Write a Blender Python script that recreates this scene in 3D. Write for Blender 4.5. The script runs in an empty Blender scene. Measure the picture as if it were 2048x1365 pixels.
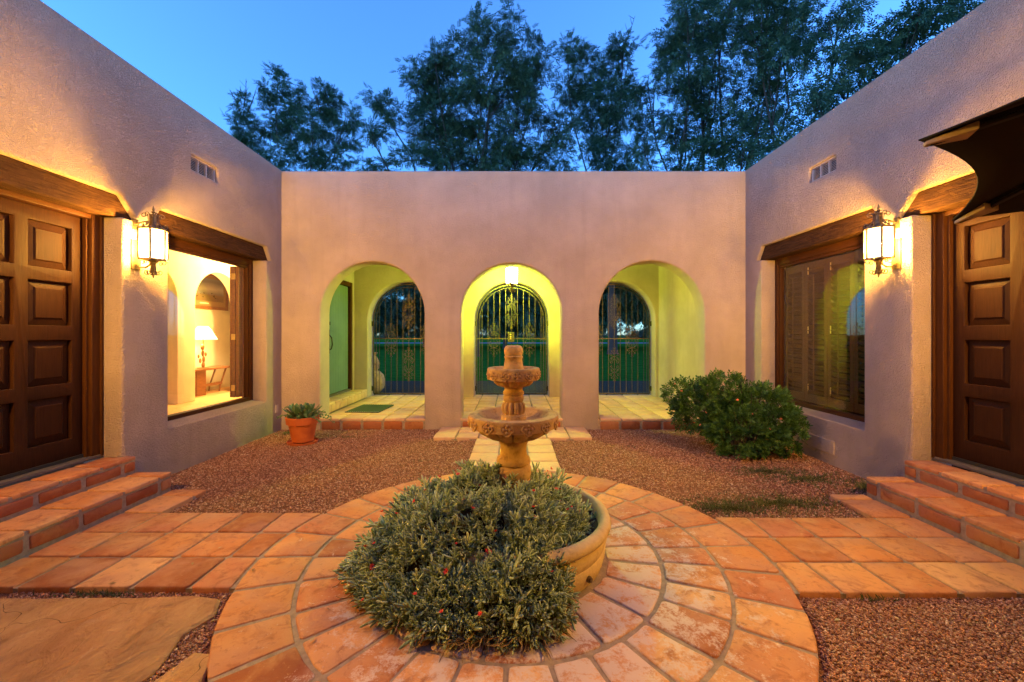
import bpy, bmesh, math, random
import numpy as np
from mathutils import Vector, Matrix
R = math.radians
random.seed(7); rng = np.random.default_rng(7)
scene = bpy.context.scene
COL = scene.collection

# ------------------------------------------------------------------ camera
cam_d = bpy.data.cameras.new('camera'); cam = bpy.data.objects.new('camera', cam_d); COL.objects.link(cam)
cam.location = (0, 0, 1.39); cam.rotation_euler = (R(90), 0, 0)
cam_d.sensor_width = 36; cam_d.lens = 820/2048*36
cam_d.shift_x = -3/2048; cam_d.shift_y = -12.5/2048
cam_d.clip_start = .05; cam_d.clip_end = 3000
scene.camera = cam

# ------------------------------------------------------------------ sky
world = bpy.data.worlds.new('World'); scene.world = world; world.use_nodes = True
wn = world.node_tree.nodes; wl = world.node_tree.links; wn.clear()
sky = wn.new('ShaderNodeTexSky'); sky.sky_type = 'NISHITA'; sky.sun_disc = False
sky.sun_elevation = R(4); sky.sun_rotation = R(250); sky.altitude = 1200
sky.air_density = 1.0; sky.dust_density = .3; sky.ozone_density = 6.0
bg = wn.new('ShaderNodeBackground'); bg.inputs['Strength'].default_value = .112
wo = wn.new('ShaderNodeOutputWorld')
hs = wn.new('ShaderNodeHueSaturation'); hs.inputs['Saturation'].default_value = .94
wl.new(sky.outputs[0], hs.inputs['Color']); wl.new(hs.outputs[0], bg.inputs['Color']); wl.new(bg.outputs[0], wo.inputs['Surface'])

# ------------------------------------------------------------------ sun (already at the horizon: only an afterglow)
sd = bpy.data.lights.new('sun', 'SUN'); sd.energy = .02; sd.angle = R(25); sd.color = (1, .8, .7)
so = bpy.data.objects.new('sun', sd); COL.objects.link(so); so.rotation_euler = (R(86), 0, R(110))

# ------------------------------------------------------------------ exposure, render settings
vs = scene.view_settings; vs.view_transform = 'Standard'; vs.look = 'None'; vs.exposure = 3.58; vs.gamma = 1
vs.use_curve_mapping = False
scene.render.engine = 'CYCLES'
cy = scene.cycles; cy.use_denoising = True; cy.max_bounces = 7; cy.diffuse_bounces = 4; cy.glossy_bounces = 4
cy.transparent_max_bounces = 12; cy.transmission_bounces = 4; cy.sample_clamp_indirect = 6; cy.caustics_reflective = False; cy.caustics_refractive = False
cy.use_adaptive_sampling = True; cy.adaptive_threshold = .02
LAMP_W, LAMP_G, LAMP_ROOM, LAMP_T = 40.0, 172.0, 42.0, 10.0
WARM = (1.0, .555, .07); GREENISH = (.64, 1.0, .025)

# ================================================================== helpers
def link(o, parent=None):
    COL.objects.link(o)
    if parent is not None: o.parent = parent
    return o
def tag(o, label=None, cat=None, group=None, kind=None):
    for k, v in (('label', label), ('category', cat), ('group', group), ('kind', kind)):
        if v: o[k] = v
    return o
def empty(name, loc=(0, 0, 0), rz=0, label=None, cat=None, group=None):
    o = bpy.data.objects.new(name, None); o.empty_display_size = .1
    o.location = loc; o.rotation_euler = (0, 0, rz); COL.objects.link(o)
    return tag(o, label, cat, group)
def off(parent):                       # world-coordinate meshes hung under an unrotated root
    return -Vector(parent.location)

class MB:
    def __init__(s): s.v = []; s.f = []
    def add(s, vs_, fs):
        b = len(s.v); s.v += [tuple(p) for p in vs_]; s.f += [tuple(i+b for i in f) for f in fs]; return s
    def box(s, a, b):
        (x0, y0, z0), (x1, y1, z1) = a, b
        x0, x1 = min(x0, x1), max(x0, x1); y0, y1 = min(y0, y1), max(y0, y1); z0, z1 = min(z0, z1), max(z0, z1)
        return s.add([(x0, y0, z0), (x1, y0, z0), (x1, y1, z0), (x0, y1, z0), (x0, y0, z1), (x1, y0, z1), (x1, y1, z1), (x0, y1, z1)],
                     [(3, 2, 1, 0), (4, 5, 6, 7), (0, 1, 5, 4), (1, 2, 6, 5), (2, 3, 7, 6), (3, 0, 4, 7)])
    def tube(s, pts, rad, n=6, closed=False):
        pts = [Vector(p) for p in pts]; m = len(pts)
        rad = [rad]*m if not hasattr(rad, '__len__') else rad
        tang = []
        for i in range(m):
            a = pts[(i-1) % m] if (closed or i > 0) else pts[i]; b = pts[(i+1) % m] if (closed or i < m-1) else pts[i]
            t = b-a; tang.append(t.normalized() if t.length > 1e-9 else Vector((0, 0, 1)))
        up = Vector((0, 0, 1)) if abs(tang[0].z) < .9 else Vector((1, 0, 0))
        nrm = tang[0].cross(up).normalized(); V = []
        for i in range(m):
            nrm = (nrm-tang[i]*nrm.dot(tang[i]));  nrm = nrm.normalized() if nrm.length > 1e-6 else tang[i].orthogonal().normalized()
            bi = tang[i].cross(nrm)
            for k in range(n):
                a = 2*math.pi*k/n+math.pi/n
                V.append(pts[i]+(nrm*math.cos(a)+bi*math.sin(a))*rad[i])
        F = []
        for i in range(m if closed else m-1):
            j = (i+1) % m
            for k in range(n): F.append((i*n+k, i*n+(k+1) % n, j*n+(k+1) % n, j*n+k))
        if not closed:
            F.append(tuple(range(n-1, -1, -1))); F.append(tuple((m-1)*n+k for k in range(n)))
        return s.add(V, F)
    def lathe(s, prof, n=48, c=(0, 0, 0), lobes=0, cap=True):   # prof: (r, z[, lobe amplitude])
        V = []; F = []; m = len(prof)
        for p in prof:
            r, z = p[0], p[1]; amp = p[2] if len(p) > 2 else 0
            for k in range(n):
                a = 2*math.pi*k/n; rr = r
                if amp: rr = r*(1-amp*(1-abs(math.sin(lobes*a/2))**.6))
                V.append((c[0]+rr*math.cos(a), c[1]+rr*math.sin(a), c[2]+z))
        for i in range(m-1):
            for k in range(n): F.append((i*n+k, i*n+(k+1) % n, (i+1)*n+(k+1) % n, (i+1)*n+k))
        if cap:
            F.append(tuple(range(n-1, -1, -1))); F.append(tuple((m-1)*n+k for k in range(n)))
        return s.add(V, F)
    def ellipsoid(s, c, r, n=10, m=7):
        prof = []
        V = []; F = []
        for i in range(m+1):
            ph = math.pi*i/m
            for k in range(n):
                a = 2*math.pi*k/n
                V.append((c[0]+r[0]*math.sin(ph)*math.cos(a), c[1]+r[1]*math.sin(ph)*math.sin(a), c[2]-r[2]*math.cos(ph)))
        for i in range(m):
            for k in range(n): F.append((i*n+k, i*n+(k+1) % n, (i+1)*n+(k+1) % n, (i+1)*n+k))
        return s.add(V, F)
    def mesh(s, name, mat, smooth=None, recalc=True):
        me = bpy.data.meshes.new(name); me.from_pydata(s.v, [], s.f)
        if recalc:
            bm = bmesh.new(); bm.from_mesh(me); bmesh.ops.recalc_face_normals(bm, faces=bm.faces); bm.to_mesh(me); bm.free()
        if smooth is not None:
            me.polygons.foreach_set('use_smooth', [True]*len(me.polygons)); me.set_sharp_from_angle(angle=R(smooth))
        if mat: me.materials.append(mat)
        me.update(); return me
    def obj(s, name, mat, parent=None, smooth=None, loc=None, bevel=0, seg=2, recalc=True):
        o = bpy.data.objects.new(name, s.mesh(name, mat, smooth, recalc)); link(o, parent)
        if loc is not None: o.location = loc
        if bevel: add_bevel(o, bevel, seg)
        return o
def add_bevel(o, w, seg=2, ang=40, clamp=True):
    b = o.modifiers.new('bevel', 'BEVEL'); b.width = w; b.segments = seg; b.limit_method = 'ANGLE'; b.angle_limit = R(ang)
    b.use_clamp_overlap = clamp; b.harden_normals = False
    return b
def inst(name, me, parent=None, loc=(0, 0, 0), rot=(0, 0, 0), scale=(1, 1, 1)):
    o = bpy.data.objects.new(name, me); link(o, parent); o.location = loc; o.rotation_euler = rot; o.scale = scale; return o
def np_mesh(name, V, F, mat, smooth=False):       # V (n,3), F (m,k) arrays
    me = bpy.data.meshes.new(name); V = np.asarray(V, np.float32); F = np.asarray(F, np.int32); k = F.shape[1]
    me.vertices.add(len(V)); me.vertices.foreach_set('co', V.ravel())
    me.loops.add(F.size); me.loops.foreach_set('vertex_index', F.ravel())
    me.polygons.add(len(F)); me.polygons.foreach_set('loop_start', np.arange(0, F.size, k, dtype=np.int32))
    if smooth: me.polygons.foreach_set('use_smooth', np.ones(len(F), bool))
    me.update(calc_edges=True); me.materials.append(mat); return me

def panel_mesh(name, loops, t0, t1, fn, mat, bevel=0, seg=3):
    """flat slab with holes: loops of (a, b), first the outline, then holes; fn(a, b, t) -> xyz"""
    bm = bmesh.new(); tv = []
    for lp in loops:
        vs_ = [bm.verts.new((a, b, 0)) for a, b in lp]
        for i in range(len(vs_)): bm.edges.new((vs_[i], vs_[(i+1) % len(vs_)]))
    bmesh.ops.triangle_fill(bm, use_beauty=True, use_dissolve=False, edges=bm.edges[:])
    bmesh.ops.dissolve_limit(bm, angle_limit=R(1), verts=bm.verts[:], edges=bm.edges[:], delimit={'NORMAL'}) if False else None
    bm.verts.index_update(); v2 = [(v.co.x, v.co.y) for v in bm.verts]; fs = [[v.index for v in f.verts] for f in bm.faces]
    be = [(e.verts[0].index, e.verts[1].index) for e in bm.edges if len(e.link_faces) == 1]
    bm.free(); n = len(v2)
    V = [fn(a, b, t0) for a, b in v2]+[fn(a, b, t1) for a, b in v2]
    F = [tuple(f) for f in fs]+[tuple(i+n for i in reversed(f)) for f in fs]+[(i, j, j+n, i+n) for i, j in be]
    me = bpy.data.meshes.new(name); me.from_pydata(V, [], F)
    b2 = bmesh.new(); b2.from_mesh(me)
    bmesh.ops.recalc_face_normals(b2, faces=b2.faces)
    bmesh.ops.dissolve_limit(b2, angle_limit=R(.5), verts=b2.verts[:], edges=b2.edges[:])
    if bevel:
        es = [e for e in b2.edges if len(e.link_faces) == 2 and e.calc_face_angle() > R(40)]
        bmesh.ops.bevel(b2, geom=es, offset=bevel, segments=seg, profile=.5, affect='EDGES', clamp_overlap=False)
    b2.to_mesh(me); b2.free()
    me.polygons.foreach_set('use_smooth', [True]*len(me.polygons)); me.set_sharp_from_angle(angle=R(35))
    me.materials.append(mat); me.update(); return me
def arch_loop(cx, r, z0, zs, n=26):
    p = [(cx-r, z0)]
    p += [(cx-r*math.cos(math.pi*i/n), zs+r*math.sin(math.pi*i/n)) for i in range(n+1)]
    p += [(cx+r, z0)]
    return p

# ================================================================== materials
class Nt:
    def __init__(s, name, rough=.8, spec=.3):
        s.m = bpy.data.materials.new(name); s.m.use_nodes = True; s.t = s.m.node_tree; s.n = s.t.nodes; s.l = s.t.links
        s.b = s.n['Principled BSDF']; s.out = s.n['Material Output']
        s.b.inputs['Roughness'].default_value = rough; s.b.inputs['Specular IOR Level'].default_value = spec
        s._co = None
    def new(s, t, **kw):
        n = s.n.new(t)
        for k, v in kw.items():
            if k in n.inputs: s.put(n.inputs[k], v)
            else: setattr(n, k, v)
        return n
    def put(s, i, v):
        if hasattr(v, 'is_linked') or isinstance(v, bpy.types.NodeSocket): s.l.new(v, i)
        else: i.default_value = v
    def co(s):
        if s._co is None: s._co = s.new('ShaderNodeTexCoord').outputs['Object']
        return s._co
    def world(s): return s.new('ShaderNodeNewGeometry').outputs['Position']
    def scaled(s, vec, sc):
        n = s.new('ShaderNodeMapping'); s.put(n.inputs['Vector'], vec); n.inputs['Scale'].default_value = sc; return n.outputs[0]
    def noise(s, scale, detail=4, rough=.55, vec=None, dist=0):
        n = s.new('ShaderNodeTexNoise'); s.put(n.inputs['Vector'], vec if vec is not None else s.co())
        n.inputs['Scale'].default_value = scale; n.inputs['Detail'].default_value = detail; n.inputs['Roughness'].default_value = rough
        n.inputs['Distortion'].default_value = dist; return n.outputs['Fac']
    def voro(s, scale, feature='F1', vec=None):
        n = s.new('ShaderNodeTexVoronoi', feature=feature); s.put(n.inputs['Vector'], vec if vec is not None else s.co()); n.inputs['Scale'].default_value = scale
        return n.outputs['Distance']
    def ramp(s, fac, stops):
        n = s.new('ShaderNodeValToRGB'); s.put(n.inputs['Fac'], fac); e = n.color_ramp.elements
        while len(e) < len(stops): e.new(.5)
        for x, (p, c) in zip(e, stops): x.position = p; x.color = (*c, 1) if len(c) == 3 else c
        return n.outputs['Color']
    def mask(s, fac, a, b):
        n = s.new('ShaderNodeMapRange'); s.put(n.inputs['Value'], fac); n.inputs['From Min'].default_value = a; n.inputs['From Max'].default_value = b; return n.outputs[0]
    def mix(s, f, a, b, mode='MIX'):
        n = s.new('ShaderNodeMix', data_type='RGBA', blend_type=mode)
        s.put(n.inputs[0], f)
        for i, v in ((6, a), (7, b)):
            if isinstance(v, tuple): v = (*v, 1) if len(v) == 3 else v
            s.put(n.inputs[i], v)
        return n.outputs[2]
    def math(s, op, a, b=0.0):
        n = s.new('ShaderNodeMath', operation=op); s.put(n.inputs[0], a); s.put(n.inputs[1], b); return n.outputs[0]
    def color(s, c): s.put(s.b.inputs['Base Color'], (*c, 1) if isinstance(c, tuple) and len(c) == 3 else c); return s
    def bump(s, h, strength=.5, dist=.01, prev=None):
        n = s.new('ShaderNodeBump'); n.inputs['Strength'].default_value = strength; n.inputs['Distance'].default_value = dist
        s.put(n.inputs['Height'], h)
        if prev is not None: s.l.new(prev, n.inputs['Normal'])
        s.l.new(n.outputs[0], s.b.inputs['Normal']); return n.outputs[0]
    def orand(s): return s.new('ShaderNodeObjectInfo').outputs['Random']
    def irand(s): return s.new('ShaderNodeNewGeometry').outputs['Random Per Island']

def m_stucco(name, c, strength=1.0):
    t = Nt(name, .92, .06)
    n1 = t.noise(1.3, 3); n2 = t.noise(9, 4)
    col = t.mix(t.mask(n1, .3, .7), tuple(x*.84 for x in c), tuple(min(1, x*1.08) for x in c))
    col = t.mix(t.math('MULTIPLY', t.mask(n2, .45, .8), .22), col, tuple(x*.72 for x in c))
    sv = t.noise(3.0, 5, .6, t.scaled(t.co(), (2.4, 2.4, .22)))
    col = t.mix(t.math('MULTIPLY', t.mask(sv, .5, .75), .28), col, tuple(x*.7 for x in c))
    t.color(col)
    worm = t.noise(58, 2, .5, dist=1.4); fine = t.noise(210, 2)
    b1 = t.bump(t.mask(worm, .38, .72), .75*strength, .02)
    b2 = t.bump(fine, .2*strength, .004, b1); t.bump(t.noise(4, 2), .35*strength, .03, b2)
    return t.m
STUCCO = m_stucco('stucco', (.46, .33, .265), 1.1)
STUCCO_ARC = m_stucco('arcade_stucco', (.465, .34, .275), .7)
STUCCO_IN = m_stucco('interior_plaster', (.74, .66, .5), .35)

def m_tile(name, dull=0.0, white=0.0, stains=0.0, deep=0.0):
    t = Nt(name, .62, .16); o = t.orand(); w = t.world()
    sh = t.new('ShaderNodeVectorMath', operation='ADD'); t.put(sh.inputs[0], w)
    cx = t.new('ShaderNodeCombineXYZ'); t.put(cx.inputs[0], t.math('MULTIPLY', o, 37.0)); t.put(cx.inputs[1], t.math('MULTIPLY', o, 91.0)); t.put(sh.inputs[1], cx.outputs[0])
    v = sh.outputs[0]
    base = t.ramp(o, [(0, (.27, .07, .024)), (.18, (.58, .23, .07)), (.36, (.40, .12, .042)), (.52, (.64, .30, .105)), (.68, (.46, .155, .07)), (.84, (.56, .195, .055)), (1, (.68, .37, .155))])
    cl = t.noise(5, 3, .5, v, 1.0)
    base = t.mix(t.math('MULTIPLY', t.mask(cl, .45, .75), .55), base, (.62, .33, .14))
    sw = t.noise(11, 6, .66, v, .9)
    base = t.mix(t.math('MULTIPLY', t.mask(sw, .5, .68), .7), base, (.27, .075, .028))
    pk = t.noise(3.2, 4, .6, v)
    base = t.mix(t.math('MULTIPLY', t.mask(pk, .48, .66), .6), base, (.46, .22, .125))
    dt = t.noise(24, 6, .7, v, .4)
    base = t.mix(t.math('MULTIPLY', t.mask(dt, .57, .72), .55), base, (.17, .06, .026))
    speck = t.noise(60, 3, .7, v)
    base = t.mix(t.math('MULTIPLY', t.mask(speck, .6, .75), .35), base, (.62, .36, .19))
    if white:      # mineral bloom left by splashing fountain water
        d = t.new('ShaderNodeVectorMath', operation='DISTANCE'); t.put(d.inputs[0], w); d.inputs[1].default_value = (.15, 2.35, 0)
        near = t.mask(d.outputs['Value'], 1.45, .65)
        bl = t.noise(9, 7, .72, v, .35); fin = t.noise(70, 5, .75, v)
        k = t.math('ADD', t.math('MULTIPLY', bl, .68), t.math('MULTIPLY', fin, .32))
        k = t.math('ADD', k, t.math('MULTIPLY', near, .17))
        base = t.mix(t.math('MULTIPLY', t.mask(k, .60, .68), white), base, (.62, .47, .37))
        t.put(t.b.inputs['Roughness'], t.math('ADD', t.math('MULTIPLY', t.mask(k, .5, .7), .3), .6))
    if stains:
        st = t.noise(4.2, 5, .7, v, .6)
        base = t.mix(t.math('MULTIPLY', t.mask(st, .64, .74), stains), base, (.10, .06, .035))
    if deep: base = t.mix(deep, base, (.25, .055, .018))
    if dull: base = t.mix(dull, base, (.66, .45, .27))
    t.color(base)
    b = t.bump(t.noise(6, 3, .5, v, .8), .35, .012)
    t.bump(t.noise(55, 4, .6, v), .25, .004, b)
    return t.m
TILE_RING = m_tile('saltillo_tile', 0, .85, 0)
TILE_PATH = m_tile('saltillo_path_tile', 0, 0, .3)
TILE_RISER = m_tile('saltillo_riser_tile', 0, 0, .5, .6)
TILE_PATH_R = m_tile('saltillo_weathered_tile', 0, 0, .85)
TILE_PALE = m_tile('saltillo_pale_tile', .55, 0, 0)
t = Nt('grout', .95, .1); t.color(t.mix(t.mask(t.noise(25, 4), .3, .7), (.38, .27, .18), (.25, .175, .115))); t.bump(t.noise(120, 3), .5, .005); GROUT = t.m

def m_wood(name, a, b, rough=.5, spec=.35, sc=(3, 3, 40), hewn=0):
    t = Nt(name, rough, spec); v = t.scaled(t.co(), sc)
    g = t.noise(2.2, 6, .62, v, .6); g2 = t.noise(.9, 2)
    t.color(t.mix(t.mask(g, .32, .68), a, b))
    bb = t.bump(g, .35+hewn*.5, .004+hewn*.012)
    if hewn: t.bump(t.noise(14, 4, .6, None, 1.0), .7, .015, bb)
    return t.m
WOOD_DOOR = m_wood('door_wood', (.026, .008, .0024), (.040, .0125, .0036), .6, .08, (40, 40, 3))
WOOD_FRAME = m_wood('frame_wood', (.045, .0135, .0035), (.072, .023, .0055), .55, .1, (40, 40, 3))
WOOD_FRAME_H = m_wood('frame_wood_horizontal', (.045, .0135, .0035), (.072, .023, .0055), .55, .1, (40, 3, 40))
WOOD_LINTEL = m_wood('hewn_lintel_wood', (.030, .012, .0045), (.085, .035, .013), .85, .06, (22, 2.5, 30), 1)
WOOD_SILL = m_wood('weathered_sill', (.07, .055, .045), (.13, .10, .08), .7, .2, (40, 3, 40))
WOOD_SHUT = m_wood('shutter_wood', (.046, .018, .0045), (.078, .032, .008), .55, .08, (30, 4, 30))
WOOD_TABLE = m_wood('table_wood', (.16, .055, .02), (.25, .10, .035), .4, .4, (20, 4, 20))
t = Nt('green_door_paint', .45, .4); t.color(t.mix(t.mask(t.noise(3, 3), .3, .7), (.095, .15, .115), (.125, .185, .14))); DOOR_GREEN = t.m
t = Nt('iron_bronze', .45, .5); t.b.inputs['Metallic'].default_value = .5
t.color(t.mix(t.mask(t.noise(30, 4), .3, .7), (.07, .046, .018), (.15, .105, .042))); t.bump(t.noise(90, 3), .3, .002); IRON = t.m
t = Nt('lantern_metal', .4, .5); t.b.inputs['Metallic'].default_value = .6
t.color(t.mix(t.mask(t.noise(40, 4), .3, .7), (.10, .065, .035), (.18, .125, .07))); LMETAL = t.m
t = Nt('black_iron', .5, .4); t.color((.02, .018, .016)); BLACK = t.m
t = Nt('brass', .3, .5); t.b.inputs['Metallic'].default_value = .9; t.color((.75, .55, .22)); BRASS = t.m
def m_glow(name, col, strength, trans=.75):
    t = Nt(name); tr = t.new('ShaderNodeBsdfTransparent'); tr.inputs[0].default_value = (.96, .93, .86, 1)
    em = t.new('ShaderNodeEmission'); em.inputs[0].default_value = (*col, 1); em.inputs[1].default_value = strength
    mx = t.new('ShaderNodeMixShader'); mx.inputs[0].default_value = 1-trans
    t.l.new(tr.outputs[0], mx.inputs[1]); t.l.new(em.outputs[0], mx.inputs[2]); t.l.new(mx.outputs[0], t.out.inputs['Surface']); return t.m
PANE_W = m_glow('seeded_lantern_glass', (1, .80, .42), 4.5)
PANE_G = m_glow('lit_pendant_glass', (.97, 1, .55), 20.0)
BULB_W = m_glow('bulb_glow', (1, .85, .55), 60.0, 0)
SHADE = m_glow('lamp_shade_hide', (1, .52, .18), .9, .25)
t = Nt('window_glass'); gl = t.new('ShaderNodeBsdfGlossy'); gl.inputs['Roughness'].default_value = .0; tr = t.new('ShaderNodeBsdfTransparent')
lw_ = t.new('ShaderNodeLayerWeight'); lw_.inputs[0].default_value = .5; mx = t.new('ShaderNodeMixShader')
fac = t.math('ADD', t.math('MULTIPLY', t.math('POWER', lw_.outputs['Facing'], 5.0), .80), .115)
t.l.new(fac, mx.inputs[0]); t.l.new(tr.outputs[0], mx.inputs[1]); t.l.new(gl.outputs[0], mx.inputs[2]); t.l.new(mx.outputs[0], t.out.inputs['Surface']); GLASS = t.m

def m_stone(name, a, b, c, sc=1.0):
    t = Nt(name, .85, .2)
    n = t.noise(7*sc, 5, .6, None, .4); col = t.mix(t.mask(n, .3, .7), a, b)
    col = t.mix(t.math('MULTIPLY', t.mask(t.noise(22*sc, 5, .65), .52, .72), .7), col, c)
    t.color(col); bb = t.bump(t.noise(34*sc, 5, .65), .5, .006); t.bump(t.voro(90*sc), .25, .004, bb)
    return t.m
STONE = m_stone('cast_stone', (.48, .255, .075), (.60, .365, .13), (.18, .07, .02))
BOWL = m_stone('cast_stone_basin', (.48, .31, .13), (.58, .41, .20), (.31, .18, .07), .6)
t = Nt('terracotta', .7, .25); t.color(t.mix(t.mask(t.noise(8, 4), .3, .7), (.42, .085, .02), (.52, .125, .03))); t.bump(t.noise(60, 3), .15, .003); TERRA = t.m
t = Nt('flagstone', .85, .08)
fv = t.scaled(t.co(), (3, 1.8, 3)); col = t.mix(t.mask(t.noise(2, 5, .6, fv, .8), .3, .7), (.37, .165, .065), (.50, .265, .11))
col = t.mix(t.math('MULTIPLY', t.mask(t.noise(9, 5, .7, fv), .58, .75), .5), col, (.20, .10, .045)); t.color(col)
streak = t.noise(3.2, 8, .7, t.scaled(t.co(), (2.6, 1.7, 3)), .9)
col = t.mix(t.math('MULTIPLY', t.mask(streak, .55, .68), .55), col, (.23, .10, .04)); col = t.mix(t.math('MULTIPLY', t.mask(streak, .42, .30), .4), col, (.56, .36, .19))
wv_ = t.new('ShaderNodeVectorMath', operation='ADD'); nz_ = t.new('ShaderNodeTexNoise'); nz_.inputs['Scale'].default_value = 5; t.put(nz_.inputs['Vector'], t.co()); t.put(wv_.inputs[0], t.co()); sc_ = t.new('ShaderNodeVectorMath', operation='SCALE'); t.put(sc_.inputs[0], nz_.outputs['Color']); sc_.inputs['Scale'].default_value = .35; t.put(wv_.inputs[1], sc_.outputs[0])
crk = t.mask(t.voro(1.1, 'DISTANCE_TO_EDGE', wv_.outputs[0]), .0035, .0); crk = t.math('MULTIPLY', crk, t.mask(t.noise(1.1, 1), .46, .50))
col = t.mix(crk, col, (.06, .03, .015)); t.color(col)
b_ = t.bump(t.noise(3.5, 6, .62, fv, 1.0), .8, .04); t.bump(t.noise(40, 4), .3, .004, b_); FLAG = t.m
t = Nt('gravel_stone', .85, .1)
col = t.ramp(t.irand(), [(0, (.21, .085, .048)), (.3, (.34, .145, .08)), (.6, (.43, .20, .115)), (.88, (.51, .275, .165)), (1, (.62, .42, .29))]); t.color(col); PEBBLE = t.m
t = Nt('gravel_bed', .95, .05); col = t.ramp(t.noise(130, 3, .7), [(.3, (.08, .034, .02)), (.5, (.21, .09, .048)), (.7, (.36, .18, .10))]); t.color(col); t.bump(t.voro(85), .9, .012); GRAVEL = t.m
t = Nt('dirt', 1.0, 0.0); t.color(t.mix(t.noise(.4, 5), (.15, .11, .08), (.24, .18, .13))); DIRT = t.m
t = Nt('drive_gravel', 1.0, 0.0); t.color(t.mix(t.mask(t.noise(60, 4, .7), .35, .65), (.05, .04, .026), (.12, .095, .06))); t.bump(t.voro(40), .8, .02); DRIVE = t.m
t = Nt('lawn_grass', 1.0, 0.0); t.color(t.mix(t.mask(t.noise(3, 5, .6), .3, .7), (.02, .095, .012), (.04, .15, .018))); t.bump(t.noise(40, 4, .7), 1.0, .05); LAWN = t.m
t = Nt('road_surface', 1.0, 0.0); t.color(t.mix(t.noise(2, 4), (.14, .145, .15), (.19, .195, .2))); ROAD = t.m

def m_leaf(name, a, b, c=None, trans=.25, rough=.55, spec=.35):
    t = Nt(name, rough, spec); r = t.irand()
    st = [(0, a), (.6, b)]+([(1, c)] if c else [])
    col = t.ramp(r, st); t.color(col)
    td = t.new('ShaderNodeBsdfTranslucent'); t.l.new(col, td.inputs[0]); mx = t.new('ShaderNodeMixShader'); mx.inputs[0].default_value = trans
    t.l.new(t.b.outputs[0], mx.inputs[1]); t.l.new(td.outputs[0], mx.inputs[2]); t.l.new(mx.outputs[0], t.out.inputs['Surface']); return t.m
LEAF = m_leaf('pecan_leaf', (.045, .095, .05), (.08, .155, .08), (.115, .20, .10))
LEAF_FAR = m_leaf('far_leaf', (.03, .05, .035), (.045, .075, .045))
BARK = Nt('bark', 1.0, 0.0).color((.075, .06, .05)).m
BUSH = m_leaf('bush_leaf', (.032, .08, .012), (.065, .15, .024), (.11, .21, .04), .2)
SUCC = m_leaf('ice_plant_leaf', (.22, .275, .125), (.40, .47, .235), (.60, .64, .35), .15, .6)
SUCC_DRY = m_leaf('dry_ice_plant_stem', (.22, .12, .04), (.36, .22, .07), None, .1)
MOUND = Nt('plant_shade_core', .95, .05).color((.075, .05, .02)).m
RED = Nt('red_petal', .5, .3).color((.62, .03, .015)).m
ORANGE = Nt('orange_petal', .5, .3).color((.60, .16, .07)).m
ROSETTE = m_leaf('rosette_leaf', (.07, .15, .06), (.13, .23, .10), (.22, .25, .12), .1)
WEED = m_leaf('weed_blade', (.075, .08, .018), (.12, .12, .03), (.24, .18, .07), .2)
t = Nt('canopy_fabric', .85, .15); t.color((.022, .016, .013)); t.bump(t.noise(400, 2), .2, .001); CANOPY = t.m
POCKET = Nt('canvas_pocket', .8, .2).color((.42, .30, .18)).m
VENT = Nt('painted_vent', .6, .3).color((.60, .46, .38)).m
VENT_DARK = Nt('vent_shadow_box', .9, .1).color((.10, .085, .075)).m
PLASTIC = Nt('outlet_plastic', .5, .4).color((.50, .40, .32)).m
SOIL = Nt('soil', .95, .1).color((.06, .04, .025)).m

# ================================================================== the ground
def sheet(name, x0, x1, y0, y1, z, mat):
    return tag(MB().add([(x0, y0, z), (x1, y0, z), (x1, y1, z), (x0, y1, z)], [(0, 1, 2, 3)]).obj(name, mat, recalc=False), kind='structure')
sheet('ground', -900, 900, -300, 1500, -.12, DIRT)
gravel = sheet('courtyard_gravel', -3.5, 3.5, -2.0, 6.2, -.035, GRAVEL)
sheet('driveway', -60, 60, 8.60, 11.6, .085, DRIVE)
sheet('lawn', -120, 120, 11.6, 62, .07, LAWN)
sheet('road', -300, 300, 62, 70, .075, ROAD)
sheet('field', -600, 600, 70, 900, .06, LAWN)

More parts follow.
